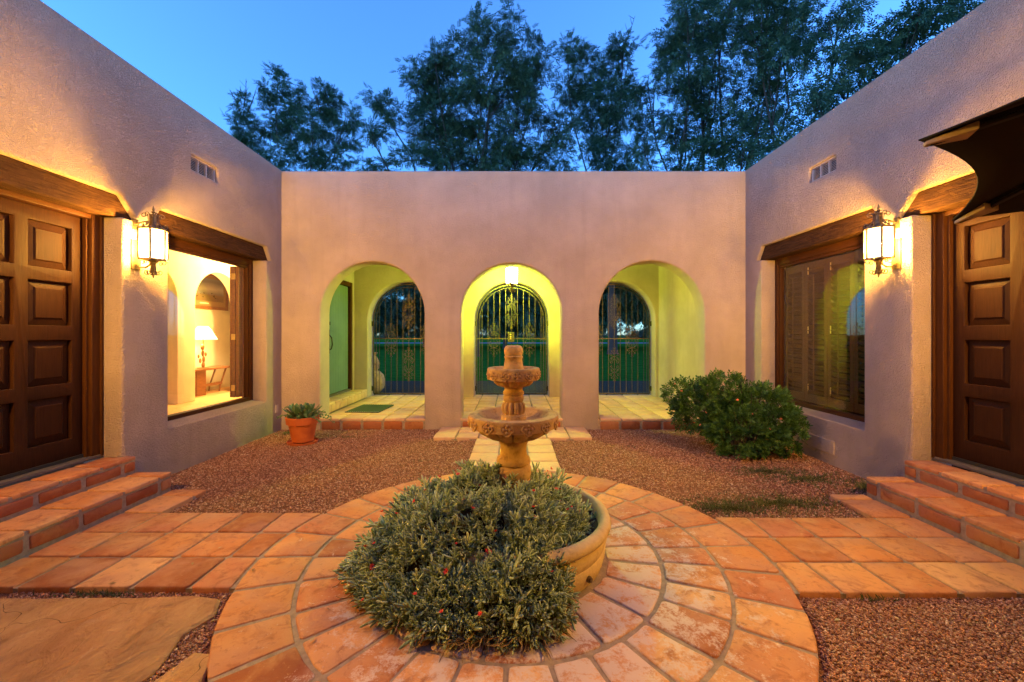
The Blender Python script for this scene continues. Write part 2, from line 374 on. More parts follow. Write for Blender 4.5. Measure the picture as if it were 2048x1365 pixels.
# ================================================================== paving
FC = (0.0, 2.64)                      # fountain centre
def tile_poly(poly, gap, ztop, thick, rnd=.018, jit=.0025):
    """hand-made tile: polygon shrunk by the joint, corners rounded, edges a little wavy"""
    P = [Vector((x, y)) for x, y in poly]; n = len(P); c = sum(P, Vector((0, 0)))/n
    area = sum(P[i].x*P[(i+1) % n].y-P[(i+1) % n].x*P[i].y for i in range(n))
    if area < 0: P.reverse()
    def inset(P, d):
        out = []
        for i in range(len(P)):
            a, b, e = P[i-1], P[i], P[(i+1) % len(P)]
            d1 = (b-a).normalized(); d2 = (e-b).normalized(); n1 = Vector((-d1.y, d1.x)); n2 = Vector((-d2.y, d2.x))
            m = n1+n2; m = m/max(.3, m.length_squared)*2
            out.append(b+m*d)
        return out
    P = inset(P, gap/2); Q = []
    for i in range(len(P)):
        a, b, e = P[i-1], P[i], P[(i+1) % len(P)]
        ang = (b-a).angle(e-b) if (b-a).length > 1e-6 and (e-b).length > 1e-6 else 0
        if ang > .6:
            ra = min(rnd, (b-a).length*.3); rb = min(rnd, (e-b).length*.3)
            Q += [b+(a-b).normalized()*ra, b+(a-b).normalized()*ra*.25+(e-b).normalized()*rb*.25, b+(e-b).normalized()*rb]
            if (e-b).length > .18: Q.append((b+e)/2+Vector((random.uniform(-jit, jit), random.uniform(-jit, jit)))*1.6)
        else: Q.append(b)
    Q = [q+Vector((random.uniform(-jit, jit), random.uniform(-jit, jit))) for q in Q]; n = len(Q)
    cc = sum(Q, Vector((0, 0)))/n
    bv = .009; Q2 = [q+(cc-q).normalized()*bv for q in Q]; Q1 = [q+(cc-q).normalized()*bv*.3 for q in Q]
    tx, ty = random.uniform(-.006, .006), random.uniform(-.006, .006); dz = random.uniform(-.0025, .0025)
    zz = lambda q, o: ztop+dz+(q.x-cc.x)*tx+(q.y-cc.y)*ty-o
    V = [(q.x, q.y, ztop-thick) for q in Q]+[(q.x, q.y, zz(q, .008)) for q in Q]+[(q.x, q.y, zz(q, .0025)) for q in Q1]+[(q.x, q.y, zz(q, 0)) for q in Q2]
    F = []
    for k in range(3):
        for i in range(n): F.append((k*n+i, k*n+(i+1) % n, (k+1)*n+(i+1) % n, (k+1)*n+i))
    F.append(tuple(3*n+i for i in range(n)))
    return MB().add(V, F)
def tile(poly, parent, mat, gap=.018, ztop=0.0, thick=.045, name='tile', loc=(0, 0, 0)):
    return tile_poly(poly, gap, ztop, thick).obj(name, mat, parent, smooth=50, loc=loc, recalc=False)
def rect(x0, x1, y0, y1): return [(x0, y0), (x1, y0), (x1, y1), (x0, y1)]

# circular terrace of three rings
RO, RM, RI, RB = 1.59, 1.25, .91, .60
ring_bed = MB().lathe([(RB-.1, -.09), (RO-.012, -.09), (RO-.012, -.008), (RB-.1, -.007), (RB-.1, -.09)], 96, (FC[0], FC[1], 0), cap=False)
terrace = tag(ring_bed.obj('fountain_terrace', GROUT, recalc=False), kind='structure')
def ring_tiles(r0, r1, n, a0, jit):
    angs = [a0+2*math.pi*i/n+random.uniform(-jit, jit)/r1 for i in range(n)]
    for i in range(n):
        a, b = angs[i], angs[(i+1) % n]+(2*math.pi if i == n-1 else 0)
        pol = [(FC[0]+r*math.cos(q), FC[1]+r*math.sin(q)) for r, q in
               [(r0, b), (r0, (a+b)/2), (r0, a), (r1, a), (r1, a*.67+b*.33), (r1, a*.33+b*.67), (r1, b)]]
        tile(pol, terrace, TILE_RING, .021)
ring_tiles(RM, RO, 30, .05, .012); ring_tiles(RI, RM, 30, .06, .03); ring_tiles(RB-.02, RI, 21, .1, .03)

def bed(name, x0, x1, y0, y1, z):
    return tag(MB().box((x0, y0, -.09), (x1, y1, z)).obj(name, GROUT), kind='structure')
def circ_x(y, r=RO+.004): return math.sqrt(max(0, r*r-(y-FC[1])**2))
def side_path(s, ynear, yfar, xs, strip_end, mat):
    p = bed('path', s*1.3, s*(xs+.05), ynear+.012, yfar-.012, -.010 if s < 0 else -.011)
    rows = 3; w = (yfar-ynear)/rows
    for j in range(rows):
        y0 = ynear+j*w; y1 = y0+w; sh = random.uniform(-.01, .01)
        x1 = xs
        while True:
            x0 = x1-.32
            lim = [circ_x(y0+(y1-y0)*k/3) for k in range(4)]
            if max(lim) > x0-.10 or x0 < 1.3:      # last tile, cut along the circle
                pts = [(x1, y0)]+[(max(0, lim[k]), y0+(y1-y0)*k/3) for k in range(4)]+[(x1, y1)]
                if x1-min(lim) > .03: tile([(s*a, b) for a, b in pts], p, mat)
                break
            tile([(s*a, b) for a, b in rect(x0, x1, y0, y1)], p, mat); x1 = x0
    # single row that runs on beside the bottom step
    b2 = MB().box((s*(xs-.305), yfar-.02, -.09), (s*(xs+.05), strip_end-.008, -.012)).obj('grout_bed', GROUT, p)
    y0 = yfar
    while y0 < strip_end-.02:
        y1 = min(strip_end, y0+.34);
        if strip_end-y1 < .1: y1 = strip_end
        tile([(s*a, b) for a, b in rect(xs-.32, xs, y0, y1)], p, mat); y0 = y1
    return p
path_l = side_path(-1, 2.25, 3.21, 3.07, 3.70, TILE_PATH)
path_r = side_path(1, 2.205, 3.13, 3.06, 3.58, TILE_PATH_R)
path_c = bed('path', -.49, .49, 4.2, 5.52, -.012)
ys = [4.20, 4.52, 4.85, 5.18, 5.50]
for j in range(4):
    xx = [-.505, -.17, .165, .50]
    for i in range(3):
        y0 = ys[j]
        pts = rect(xx[i], xx[i+1], y0, ys[j+1])
        if j == 0:
            f = lambda x: FC[1]+math.sqrt(RO**2-x*x)
            pts = [(xx[i], f(xx[i])), ((xx[i]+xx[i+1])/2, f((xx[i]+xx[i+1])/2)), (xx[i+1], f(xx[i+1])), (xx[i+1], ys[1]), (xx[i], ys[1])]
        tile(pts, path_c, TILE_PALE)
pad = bed('path_landing', -1.075, 1.055, 5.51, 6.14, -.013)
for j, (y0, y1) in enumerate(((5.50, 5.82), (5.82, 6.145))):
    xs_ = [-1.09+i*(2.16/7) for i in range(8)]
    for i in range(7):
        pts = rect(xs_[i], xs_[i+1], y0, y1)
        tile(pts, pad, TILE_PALE, ztop=.012)

# flagstones sunk in the gravel
def flag(pts, zt):
    P = []
    n = len(pts)
    for i in range(n):
        a, b = Vector(pts[i]), Vector(pts[(i+1) % n]); k = max(1, int((b-a).length/.09))
        for j in range(k): P.append(a.lerp(b, j/k)+Vector((random.uniform(-.006, .006), random.uniform(-.006, .006))))
    c = sum(P, Vector((0, 0)))/len(P); n = len(P)
    V = [(p.x, p.y, -.06) for p in P]+[(p.x, p.y, zt-.012) for p in P]+[((p+(c-p).normalized()*.014).x, (p+(c-p).normalized()*.014).y, zt+random.uniform(-.002, .001)) for p in P]
    F = [(k*n+i, k*n+(i+1) % n, (k+1)*n+(i+1) % n, (k+1)*n+i) for k in range(2) for i in range(n)]+[tuple(2*n+i for i in range(n))]
    return MB().add(V, F).obj('flagstone', FLAG, gravel, smooth=40)
flag([(-3.0, 2.17), (-2.2, 2.19), (-1.70, 2.195), (-1.555, 2.17), (-1.50, 2.06), (-1.55, 1.92), (-1.50, 1.73), (-1.52, 1.60), (-1.62, 1.42), (-1.75, 1.25), (-3.0, 1.25)], -.006)
flag([(-1.41, 1.815), (-1.30, 1.80), (-1.28, 1.70), (-1.235, 1.55), (-1.21, 1.40), (-1.15, 1.2), (-1.62, 1.15), (-1.58, 1.38), (-1.49, 1.55)], -.008)

# ================================================================== house wings
WX = 3.48; TOP = 3.86; TH = .36
def wing(s, root, door_u, win_u):
    """s = -1 / +1; u = depth along the wall, w = into the wall, z = up"""
    X = lambda w: s*(WX+w); O = off(root)
    d0, d1 = door_u; u0, u1 = win_u
    fn = lambda a, b, tt: (X(tt), a, b)
    SILL, LB, LT = .435, 2.44, 2.635
    outline = [(-2.2, -.12), (6.30, -.12), (6.30, TOP), (-2.2, TOP)]
    win = [(u0, SILL), (u1, SILL), (u1, LB), (u1+.12, LB), (u1, LT), (u0-.08, LT), (u0-.20, LB), (u0, LB)]
    door = [(d0, -.05), (d1, -.05), (d1, LB), (d1+.16, LB), (d1, LT), (d0, LT), (d0-.16, LB), (d0, LB)]
    vu0, vu1 = 4.437, 4.83
    vent = [(vu0, 3.18), (vu1, 3.18), (vu1, 3.345), (vu0, 3.345)]
    me = panel_mesh('wall', [outline, win, door, vent], 0, TH, fn, STUCCO, .022, 3)
    inst('wall', me, root, O)
    # lintels (recessed a little behind the stucco)
    for L in ([(u0-.20, LB), (u1+.12, LB), (u1, LT), (u0-.08, LT)], [(d0-.16, LB), (d1+.16, LB), (d1, LT), (d0, LT)]):
        m = panel_mesh('lintel', [L], .05, TH-.01, fn, WOOD_LINTEL, .008, 1); inst('lintel', m, root, O)
    # window: frame, pane, sill
    fr0, fr1 = .19, .285; b = .06
    w = MB().box((X(fr0), u0, SILL+.02), (X(fr1), u0+b, LB)).obj('window', WOOD_FRAME, root, loc=O, bevel=.006)
    MB().box((X(fr0), u1-b, SILL+.02), (X(fr1), u1, LB)).obj('frame', WOOD_FRAME, w, bevel=.006)
    MB().box((X(fr0+.004), u0+b, SILL+.02), (X(fr1-.004), u1-b, SILL+.085)).obj('frame', WOOD_FRAME_H, w, bevel=.006)
    MB().box((X(fr0+.004), u0+b, LB-.09), (X(fr1-.004), u1-b, LB)).obj('frame', WOOD_FRAME_H, w, bevel=.006)
    MB().box((X(fr0+.02), u0+b, LB-.125), (X(fr1-.02), u1-b, LB-.09)).obj('frame', WOOD_FRAME_H, w, bevel=.005)
    MB().box((X(fr0+.02), u1-b-.03, SILL+.085), (X(fr1-.02), u1-b, LB-.125)).obj('frame', WOOD_FRAME, w, bevel=.005)
    MB().add([(X(.237), u0+b, SILL+.085), (X(.237), u1-b-.03, SILL+.085), (X(.237), u1-b-.03, LB-.125), (X(.237), u0+b, LB-.125)], [(0, 1, 2, 3)]).obj('pane', GLASS, w, recalc=False)
    sl = MB(); sl.add([(X(.004), u0+.01, SILL-.02), (X(.004), u1-.01, SILL-.02), (X(.2), u1-.01, SILL-.02), (X(.2), u0+.01, SILL-.02),
                       (X(.004), u0+.01, SILL+.006), (X(.004), u1-.01, SILL+.006), (X(.2), u1-.01, SILL+.04), (X(.2), u0+.01, SILL+.04)],
                      [(0, 1, 2, 3), (4, 5, 6, 7), (0, 1, 5, 4), (1, 2, 6, 5), (2, 3, 7, 6), (3, 0, 4, 7)])
    sl.obj('sill', STUCCO, w, bevel=.01)
    # vent: dark box, frame mullions, louvres
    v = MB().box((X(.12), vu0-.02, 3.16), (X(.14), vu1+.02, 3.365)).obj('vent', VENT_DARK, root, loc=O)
    for k in range(4):
        uu = vu0+.012+(vu1-vu0-.024)*k/3
        MB().box((X(.035), uu-.004, 3.19), (X(.065), uu+.004, 3.335)).obj('mullion', VENT, v)
    for z in (3.186, 3.339): MB().box((X(.033), vu0+.002, z-.006), (X(.067), vu1-.002, z+.006)).obj('frame', VENT, v)
    for k in range(8):
        z = 3.196+k*.0178
        mb = MB(); mb.add([(X(.04), vu0+.02, z), (X(.04), vu1-.02, z), (X(.062), vu1-.02, z+.014), (X(.062), vu0+.02, z+.014),
                           (X(.04), vu0+.02, z-.0025), (X(.04), vu1-.02, z-.0025), (X(.062), vu1-.02, z+.0115), (X(.062), vu0+.02, z+.0115)],
                          [(0, 1, 2, 3), (7, 6, 5, 4), (0, 1, 5, 4), (1, 2, 6, 5), (2, 3, 7, 6), (3, 0, 4, 7)])
        mb.obj('slat', VENT, v)
    # double door with raised panels
    Z0, Z1 = .33, 2.395
    j = .085
    f = MB().box((X(.185), d1-j, Z0-.01), (X(.30), d1, LB)).obj('door_frame', WOOD_FRAME, root, loc=O, bevel=.006)
    MB().box((X(.185), d0, Z0-.01), (X(.30), d0+j, LB)).obj('jamb', WOOD_FRAME, f, bevel=.006)
    MB().box((X(.19), d0+j, Z1+.004), (X(.30), d1-j, LB)).obj('head', WOOD_FRAME_H, f, bevel=.006)
    for a in (d1-j-.022, d0+j): MB().box((X(.215), a, Z0), (X(.248), a+.022, Z1+.003)).obj('stop', WOOD_FRAME, f, bevel=.004)
    for a in (d1-.024, d0): MB().box((X(.165), a+.001, Z0-.01), (X(.184), a+.023, LB-.002)).obj('moulding', WOOD_FRAME, f, bevel=.004)
    MB().box((X(.17), d0+.001, .305), (X(.34), d1-.001, .332)).obj('sill', WOOD_SILL, f, bevel=.006)
    mid = (d0+d1)/2
    for (a, c) in ((d0+j+.003, mid-.002), (mid+.002, d1-j-.003)):
        wdt = c-a; rows = [(2.285, 1.925), (1.82, 1.465), (1.345, .985), (.88, .515)]
        cw = (wdt-.10-.10-.09)/2; cols = [(a+.10, a+.10+cw), (a+.10+cw+.09, c-.10)]
        holes = [[(p, z1), (q, z1), (q, z0), (p, z0)] for (p, q) in cols for (z0, z1) in rows]
        me = panel_mesh('door', [[(a, Z0+.006), (c, Z0+.006), (c, Z1), (a, Z1)]]+holes, .25, .30, fn, WOOD_DOOR, .006, 2)
        d = inst('door', me, root, O)
        for (p, q) in cols:
            for (z0, z1) in rows:
                pm = MB(); e = .05; yv = [(p, z1), (q, z1), (q, z0), (p, z0)]; yi = [(p+e, z1+e), (q-e, z1+e), (q-e, z0-e), (p+e, z0-e)]; e2 = .062
                yj = [(p+e2, z1+e2), (q-e2, z1+e2), (q-e2, z0-e2), (p+e2, z0-e2)]
                V = [(X(.292), *q_) for q_ in yv]+[(X(.287), *q_) for q_ in yv]+[(X(.272), *q_) for q_ in yi]+[(X(.263), *q_) for q_ in yj]
                F = [(k*4+i, k*4+(i+1) % 4, (k+1)*4+(i+1) % 4, (k+1)*4+i) for k in range(3) for i in range(4)]+[(12, 13, 14, 15), (3, 2, 1, 0)]
                pm.add(V, F).obj('panel', WOOD_DOOR, d)
    MB().box((X(.236), d0+j+.01, Z0+.004), (X(.25), d1-j-.01, Z0+.03)).obj('weather_strip', BLACK, f)
    return w, u0, u1, X

left = empty('house_wing', (-WX, 4.5, 0), 0, 'stucco house wing whose uncovered window shows a lit room with indoor arches', 'house wing')
wL = wing(-1, left, (1.65, 3.65), (4.14, 5.78))
right = empty('house_wing', (WX, 4.5, 0), 0, 'stucco house wing with brown louvred shutters closed behind its dark window', 'house wing')
wR = wing(1, right, (1.58, 3.58), (4.077, 5.76))
OL, OR_ = off(left), off(right)

# --- unseen covered portal behind the viewpoint, added to block low sky light
MB().box((-3.62, -2.5, -.12), (3.62, -2.2, TOP)).obj('unseen_portal_wall', STUCCO, left, loc=OL)
MB().box((-3.478, -2.2, 2.72), (3.478, .42, 2.80)).obj('unseen_portal_ceiling', WOOD_FRAME_H, left, loc=OL)
MB().box((-3.478, -2.2, 2.804), (3.478, .45, 3.10)).obj('unseen_portal_roof', STUCCO, left, loc=OL)
# --- room behind the lit window: plaster shell and arcade, part of the wing
XI = -(WX+TH+.004)
shell = MB()
def quad(mb, a, b, c, d): mb.add([a, b, c, d], [(0, 1, 2, 3)])
x0, x1, y0, y1, z0, z1 = -6.0, XI, 3.75, 10.0, .30, 2.78
MB().box((x0-.1, y0, z0-.06), (x1, y1, z0)).obj('room_floor', m_tile('interior_floor_tile', .5), left, loc=OL)
MB().box((x0-.1, y0-.1, z1), (x1, y1, z1+.1)).obj('room_ceiling', STUCCO_IN, left, loc=OL)
rw = MB().box((x0-.1, y0, z0), (x0, y1, z1)).obj('room_wall', STUCCO_IN, left, loc=OL)
MB().box((x0-.1, y1, z0), (x1, y1+.1, z1)).obj('room_wall', STUCCO_IN, left, loc=OL)
MB().box((x0-.1, y0-.1, z0), (x1, y0, z1)).obj('room_wall', STUCCO_IN, left, loc=OL)
MB().box((XI, 6.3, z0), (XI+.02, y1, z1)).obj('room_wall', STUCCO_IN, left, loc=OL)
me = panel_mesh('room_arcade', [[(y0+.01, z0), (5.30, z0)]+arch_loop(5.855, .555, z0, 1.93)[1:-1]+[(6.41, z0), (6.77, z0)]+arch_loop(7.335, .565, z0, 1.93)[1:-1]+[(7.90, z0), (y1-.01, z0), (y1-.01, z1-.002), (y0+.01, z1-.002)]],
                0, .22, lambda a, b, tt: (-5.25-tt, a, b), STUCCO_IN, .015, 2)
inst('room_arcade', me, left, OL)
# folded shutter at the far side of the lit window
wobj = wL[0]; XL = wL[3]
for a_, b_, c_ in ((.295, .335, .005), (.345, .385, 0), (.395, .42, .005)): MB().box((XL(a_), 5.63+c_, .53), (XL(b_), 5.715-c_, 2.33)).obj('folded_shutter', WOOD_TABLE, wobj, bevel=.003)
for z in (.66, 1.36, 2.19): MB().box((XL(.338), 5.622, z-.04), (XL(.392), 5.634, z+.04)).obj('hinge', BRASS, wobj, bevel=.002)
# --- dark room and louvred shutters behind the other window
w = wR[0]; XR = wR[3]; u0, u1 = wR[1], wR[2]
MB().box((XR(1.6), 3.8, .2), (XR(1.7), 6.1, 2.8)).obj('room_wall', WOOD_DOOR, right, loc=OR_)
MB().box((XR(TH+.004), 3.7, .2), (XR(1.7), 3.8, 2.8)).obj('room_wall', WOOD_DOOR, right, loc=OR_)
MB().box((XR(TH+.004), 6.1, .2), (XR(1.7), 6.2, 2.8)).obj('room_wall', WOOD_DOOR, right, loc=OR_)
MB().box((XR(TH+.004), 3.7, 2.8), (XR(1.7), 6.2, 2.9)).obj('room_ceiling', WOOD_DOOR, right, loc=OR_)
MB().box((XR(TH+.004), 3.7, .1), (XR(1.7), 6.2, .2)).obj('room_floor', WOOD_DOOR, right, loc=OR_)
n_leaf = 4; ua, ub = u0+.065, u1-.095; lw = (ub-ua)/n_leaf
slat_len = lw-.11
sm = MB(); th_ = R(42); hw = .037; nx, nz = math.cos(th_), math.sin(th_)
prof = [(-hw, -.001), (-hw*.5, -.005), (hw*.5, -.005), (hw, -.001), (hw, .001), (hw*.5, .005), (-hw*.5, .005), (-hw, .001)]
V = []
for yy in (-slat_len/2, slat_len/2):
    for (p, q) in prof: V.append((-(p*nx-q*nz), yy, p*nz+q*nx))
sm.add(V, [tuple(range(7, -1, -1)), tuple(range(8, 16))]+[(i, (i+1) % 8, 8+(i+1) % 8, 8+i) for i in range(8)])
slat_me = sm.mesh('slat', WOOD_SHUT, 30)
for k in range(n_leaf):
    a = ua+k*lw; b = a+lw; zb, zt = .535, 2.305
    st = MB().box((XR(.275), a+.003, zb), (XR(.305), a+.055, zt)); st.box((XR(.275), b-.055, zb), (XR(.305), b-.003, zt))
    st.box((XR(.276), a+.055, zb), (XR(.304), b-.055, zb+.10)); st.box((XR(.276), a+.055, zt-.09), (XR(.304), b-.055, zt))
    st.obj('shutter', WOOD_SHUT, w, bevel=.003)
    nz_ = 25
    for j in range(nz_):
        inst('slat', slat_me, w, (XR(.29), (a+b)/2, zb+.13+j*(zt-zb-.25)/(nz_-1)))
    MB().box((XR(.245), (a+b)/2-.006, zb+.16), (XR(.253), (a+b)/2+.006, zt-.16)).obj('tilt_rod', WOOD_SHUT, w)
for u_ in (4.85, 5.22):
    for z in (.72, 1.45, 2.2): MB().box((XR(.268), u_-.004, z-.045), (XR(.2745), u_+.006, z+.045)).obj('hinge', BRASS, w)
MB().box((XR(-.016), 4.438, .085), (XR(.004), 4.836, .235)).obj('access_panel', STUCCO_ARC, right, loc=OR_, bevel=.006)
op = MB().box((-WX+.008, 5.985, .245), (-WX-.002, 6.055, .36)).obj('outlet', PLASTIC, left, loc=OL, bevel=.003)
for z in (.275, .33): MB().box((-WX+.011, 6.005, z-.015), (-WX+.0085, 6.035, z+.015)).obj('socket', PLASTIC, op)

# ================================================================== arcade (end wall, passage)
arc = empty('arcade', (0, 6.15, 0), 0, 'stucco arcade wall with three round arches and a covered passage behind the fountain', 'arcade')
OA = off(arc)
FY, FT = 6.15, .33
ZF = .13
A_FRONT = [(-2.12, .78), (-.03, .755), (2.075, .79)]
out = [(-3.62, -.12)]
for c, r in A_FRONT: out += arch_loop(c, r, -.12, 1.71)
out += [(3.62, -.12), (3.62, TOP-.006), (-3.62, TOP-.006)]
inst('front_wall', panel_mesh('front_wall', [out], 0, FT, lambda a, b, tt: (a, FY+tt, b), STUCCO_ARC, .03, 3), arc, OA)
RY, RT = 8.25, .38
A_REAR = [(-2.17, .765), (-.04, .755), (2.09, .765)]
out = [(-3.6, -.12)]
for c, r in A_REAR: out += arch_loop(c, r, -.12, 1.70)
out += [(3.6, -.12), (3.6, TOP-.1), (-3.6, TOP-.1)]
inst('rear_wall', panel_mesh('rear_wall', [out], 0, RT, lambda a, b, tt: (a, RY+tt, b), STUCCO_ARC, .025, 3), arc, OA)
MB().box((-3.6, FY+FT, 2.80), (3.6, RY, 2.92)).obj('passage_ceiling', STUCCO_ARC, arc, loc=OA)
MB().box((2.92, FY+FT, -.1), (3.2, RY, 2.8)).obj('passage_wall', STUCCO_ARC, arc, loc=OA)
# passage wall with the green door
pw = panel_mesh('passage_wall', [[(FY+FT, .1), (RY, .1), (RY, 2.8), (FY+FT, 2.8)], [(6.95, .30), (8.13, .30), (8.13, 2.42), (6.95, 2.42)]], 0, .25, lambda a, b, tt: (-3.20-tt, a, b), STUCCO_ARC, .012, 2)
inst('passage_wall', pw, arc, OA)
pf = MB().box((-3.30, 8.04, .30), (-3.19, 8.128, 2.415)); pf.box((-3.30, 6.952, .30), (-3.19, 7.04, 2.415)); pf.box((-3.29, 7.04, 2.33), (-3.195, 8.04, 2.415))
gf = pf.obj('side_door_frame', WOOD_FRAME, arc, loc=OA, bevel=.005)
MB().box((-3.32, 7.04, .302), (-3.19, 8.04, .335)).obj('threshold', WOOD_SILL, gf)
gd = MB()
for k in range(9):
    a = 7.045+k*.1105; gd.box((-3.275, a, .338), (-3.245, a+.1085, 2.325))
gdo = gd.obj('side_door', DOOR_GREEN, arc, loc=OA, bevel=.002)
hd = MB().tube([(-3.243, 7.20, 1.12), (-3.20, 7.20, 1.14), (-3.18, 7.20, 1.22), (-3.195, 7.20, 1.34), (-3.243, 7.20, 1.40)], [.008, .012, .013, .012, .008], 6)
hd.box((-3.245, 7.175, 1.06), (-3.236, 7.225, 1.48)); hd.box((-3.245, 7.18, 1.56), (-3.22, 7.22, 1.62))
hd.obj('handle', BLACK, gdo)
# passage floor
slab = MB().box((-3.2, FY+.012, -.1), (3.0, RY+RT+.02, ZF-.016)).obj('passage_floor', GROUT, arc, loc=OA)
yb = [FY-.004]+[FY+.30+i*.325 for i in range(8)]
for j in range(len(yb)-1):
    for i in range(18):
        xa = -2.93+i*.3255; xb = xa+.3255
        tile(rect(xa, xb, yb[j], min(yb[j+1], RY+RT)), slab, TILE_PALE, .022, ZF, .03)
# riser tiles under the three arches
def vtile(parent, mat, a, b, z0, z1, fn, gap=.022):
    """tile standing on edge; fn(a, z, out) -> xyz"""
    mb = tile_poly(rect(a, b, z0, z1), gap, 0, .02, .02); mb.v = [fn(x, y, z) for x, y, z in mb.v]; return mb
for c, r in A_FRONT:
    n = 5; a0 = c-r; wd = 2*r/n
    for k in range(n):
        vtile(None, None, a0+k*wd, a0+(k+1)*wd, -.035, ZF-.03, None) if False else None
        mb = tile_poly(rect(a0+k*wd+.004, a0+(k+1)*wd-.004, -.05, ZF-.028), .03, 0, .02, .022)
        mb.v = [(x, FY+.012-.008-z, y) for x, y, z in mb.v]
        mb.obj('riser_tile', TILE_RISER, slab, smooth=50)
# low tiled step in front of the green door
st = MB().box((-3.199, FY+FT, ZF), (-2.955, RY, .272)).obj('side_step', GROUT, arc, loc=OA)
for k in range(6):
    a = FY+FT+k*.295
    tile(rect(-3.199, -2.935, a, a+.295), st, TILE_PALE, .014, .292, .03)
for k in range(11):
    a = FY+FT+k*.161
    mb = tile_poly(rect(a, a+.161, ZF+.003, .262), .012, 0, .014, .01); mb.v = [(-2.946+z, x, y) for x, y, z in mb.v]; mb.obj('riser_tile', TILE_PALE, st, smooth=50)

# ================================================================== entry steps
def steps(s, end, lab):
    root = empty('entry_steps', (s*3.2, 2.6, 0), 0, lab, 'steps'); O = off(root)
    X1, X2, XB = 3.07 if s < 0 else 3.06, 3.39, 3.66
    near = 1.3; ZA, ZB = .155, .30
    MB().box((s*(X1+.014), near, -.08), (s*XB, end-.012, ZA-.012)).obj('core', GROUT, root, loc=O)
    MB().box((s*(X2+.014), near, ZA-.012), (s*XB, end-.012, ZB-.012)).obj('core', GROUT, root, loc=O)
    e = end; k = 0; ph = .20
    cuts = [end, end-.13]
    while cuts[-1] > near+.1: cuts.append(cuts[-1]-.325)
    def treads(xa, xb, z, cuts, mat):
        for a, b in zip(cuts[1:], cuts[:-1]):
            if b-a < .05: continue
            tile([(s*p, q) for p, q in rect(xa, xb, a, b)], root, mat, .018, z, .028, 'tread_tile', O)
    mt = TILE_PATH if s < 0 else TILE_PATH_R
    treads(X1-.004, X2+.012, ZA, cuts, mt)
    c2 = [end]; 
    while c2[-1] > near+.1: c2.append(c2[-1]-.31)
    treads(X2-.004, XB, ZB, c2, mt)
    for (xr, za, zb) in ((X1, 0.004, ZA-.03), (X2, ZA+.004, ZB-.03)):
        for a, b in zip(cuts[1:], cuts[:-1]):
            if b-a < .05: continue
            mb = tile_poly(rect(a, b, za, zb), .034, 0, .02, .014); mb.v = [(s*(xr+.006-z), x, y) for x, y, z in mb.v]
            mb.obj('riser_tile', TILE_RISER, root, smooth=50, loc=O)
        mb = tile_poly(rect(xr+.02, min(xr+.30, WX-.0 if xr > 3.2 else xr+.3), za, zb), .02, 0, .02, .014)   # return at the end
        mb.v = [(s*x, end-.006+z, y) for x, y, z in mb.v]; mb.obj('riser_tile', TILE_RISER, root, smooth=50, loc=O)
steps(-1, 3.70, 'terracotta tiled steps up to the double door beside the lit window')
steps(1, 3.58, 'terracotta tiled steps up to the double door beside the black umbrella')

# ================================================================== fountain
fx, fy = FC
fo = empty('fountain', (fx, fy, 0), 0, 'two tiered carved stone fountain standing in a round basin', 'fountain')
MB().lathe([(.50, 0), (.555, .0), (.572, .05), (.578, .10), (.570, .112), (.576, .125), (.588, .165), (.578, .195), (.574, .203), (.600, .213), (.612, .235), (.604, .262), (.578, .278), (.552, .272), (.54, .25), (.53, .17), (.50, .15)], 96).obj('basin', BOWL, fo, smooth=50)
MB().lathe([(.0, .205), (.54, .205)], 48, cap=False).obj('soil', SOIL, fo)
a = math.atan2(2.22-fy, .425)
pl = MB().lathe([(.018, 0), (.018, .02), (.012, .022), (.012, .03)], 12); plo = pl.obj('drain_plug', LMETAL, fo, smooth=40)
plo.rotation_euler = (0, R(90), a); plo.location = (.565*math.cos(a), .565*math.sin(a), .058)
LB1 = .10
MB().lathe([(.10, .20), (.165, .215), (.17, .27, 0.210), (.165, .33, 0.210), (.155, .385, 0.210), (.14, .42, 0.245), (.118, .452, 0.175), (.10, .466)], 112, lobes=12).obj('foot', STONE, fo, smooth=60)
MB().lathe([(.095, .462), (.108, .474), (.114, .505), (.113, .535), (.104, .558), (.094, .564), (.107, .570), (.110, .585), (.105, .602), (.090, .612), (.083, .645), (.085, .68), (.095, .708), (.115, .728), (.06, .735)], 64).obj('stem', STONE, fo, smooth=45)
MB().lathe([(.09, .722), (.13, .728, 0.210), (.175, .742, 0.245), (.215, .765, 0.245), (.24, .79, 0.210), (.245, .806, 0.105), (.268, .808), (.280, .812), (.284, .86), (.287, .872), (.283, .882), (.232, .885), (.222, .880), (.19, .845), (.10, .825), (.02, .823)], 144, lobes=12).obj('lower_bowl', STONE, fo, smooth=45)
MB().lathe([(.05, .815), (.078, .822), (.080, .866), (.076, .878), (.066, .884), (.074, .895, 0.245), (.080, .92, 0.315), (.077, .942, 0.280), (.064, .958, 0.175), (.058, .962), (.064, .968), (.067, .985), (.064, 1.0), (.059, 1.004), (.066, 1.008), (.067, 1.026), (.060, 1.032), (.056, 1.043), (.063, 1.052), (.06, 1.062)], 112, lobes=12).obj('baluster', STONE, fo, smooth=50)
MB().lathe([(.05, 1.055), (.075, 1.056, 0.210), (.11, 1.068, 0.245), (.128, 1.085, 0.245), (.132, 1.100, 0.105), (.156, 1.102), (.163, 1.106), (.167, 1.16), (.168, 1.17), (.164, 1.178), (.135, 1.178), (.13, 1.172), (.11, 1.15), (.03, 1.14)], 112, lobes=10).obj('upper_bowl', STONE, fo, smooth=45)
MB().lathe([(.03, 1.13), (.066, 1.135), (.066, 1.172), (.060, 1.20), (.055, 1.236), (.0585, 1.240), (.0595, 1.252), (.054, 1.257), (.058, 1.266), (.0605, 1.285), (.059, 1.302), (.052, 1.315), (.04, 1.322), (.012, 1.322), (.01, 1.312)], 48).obj('finial', STONE, fo, smooth=50)
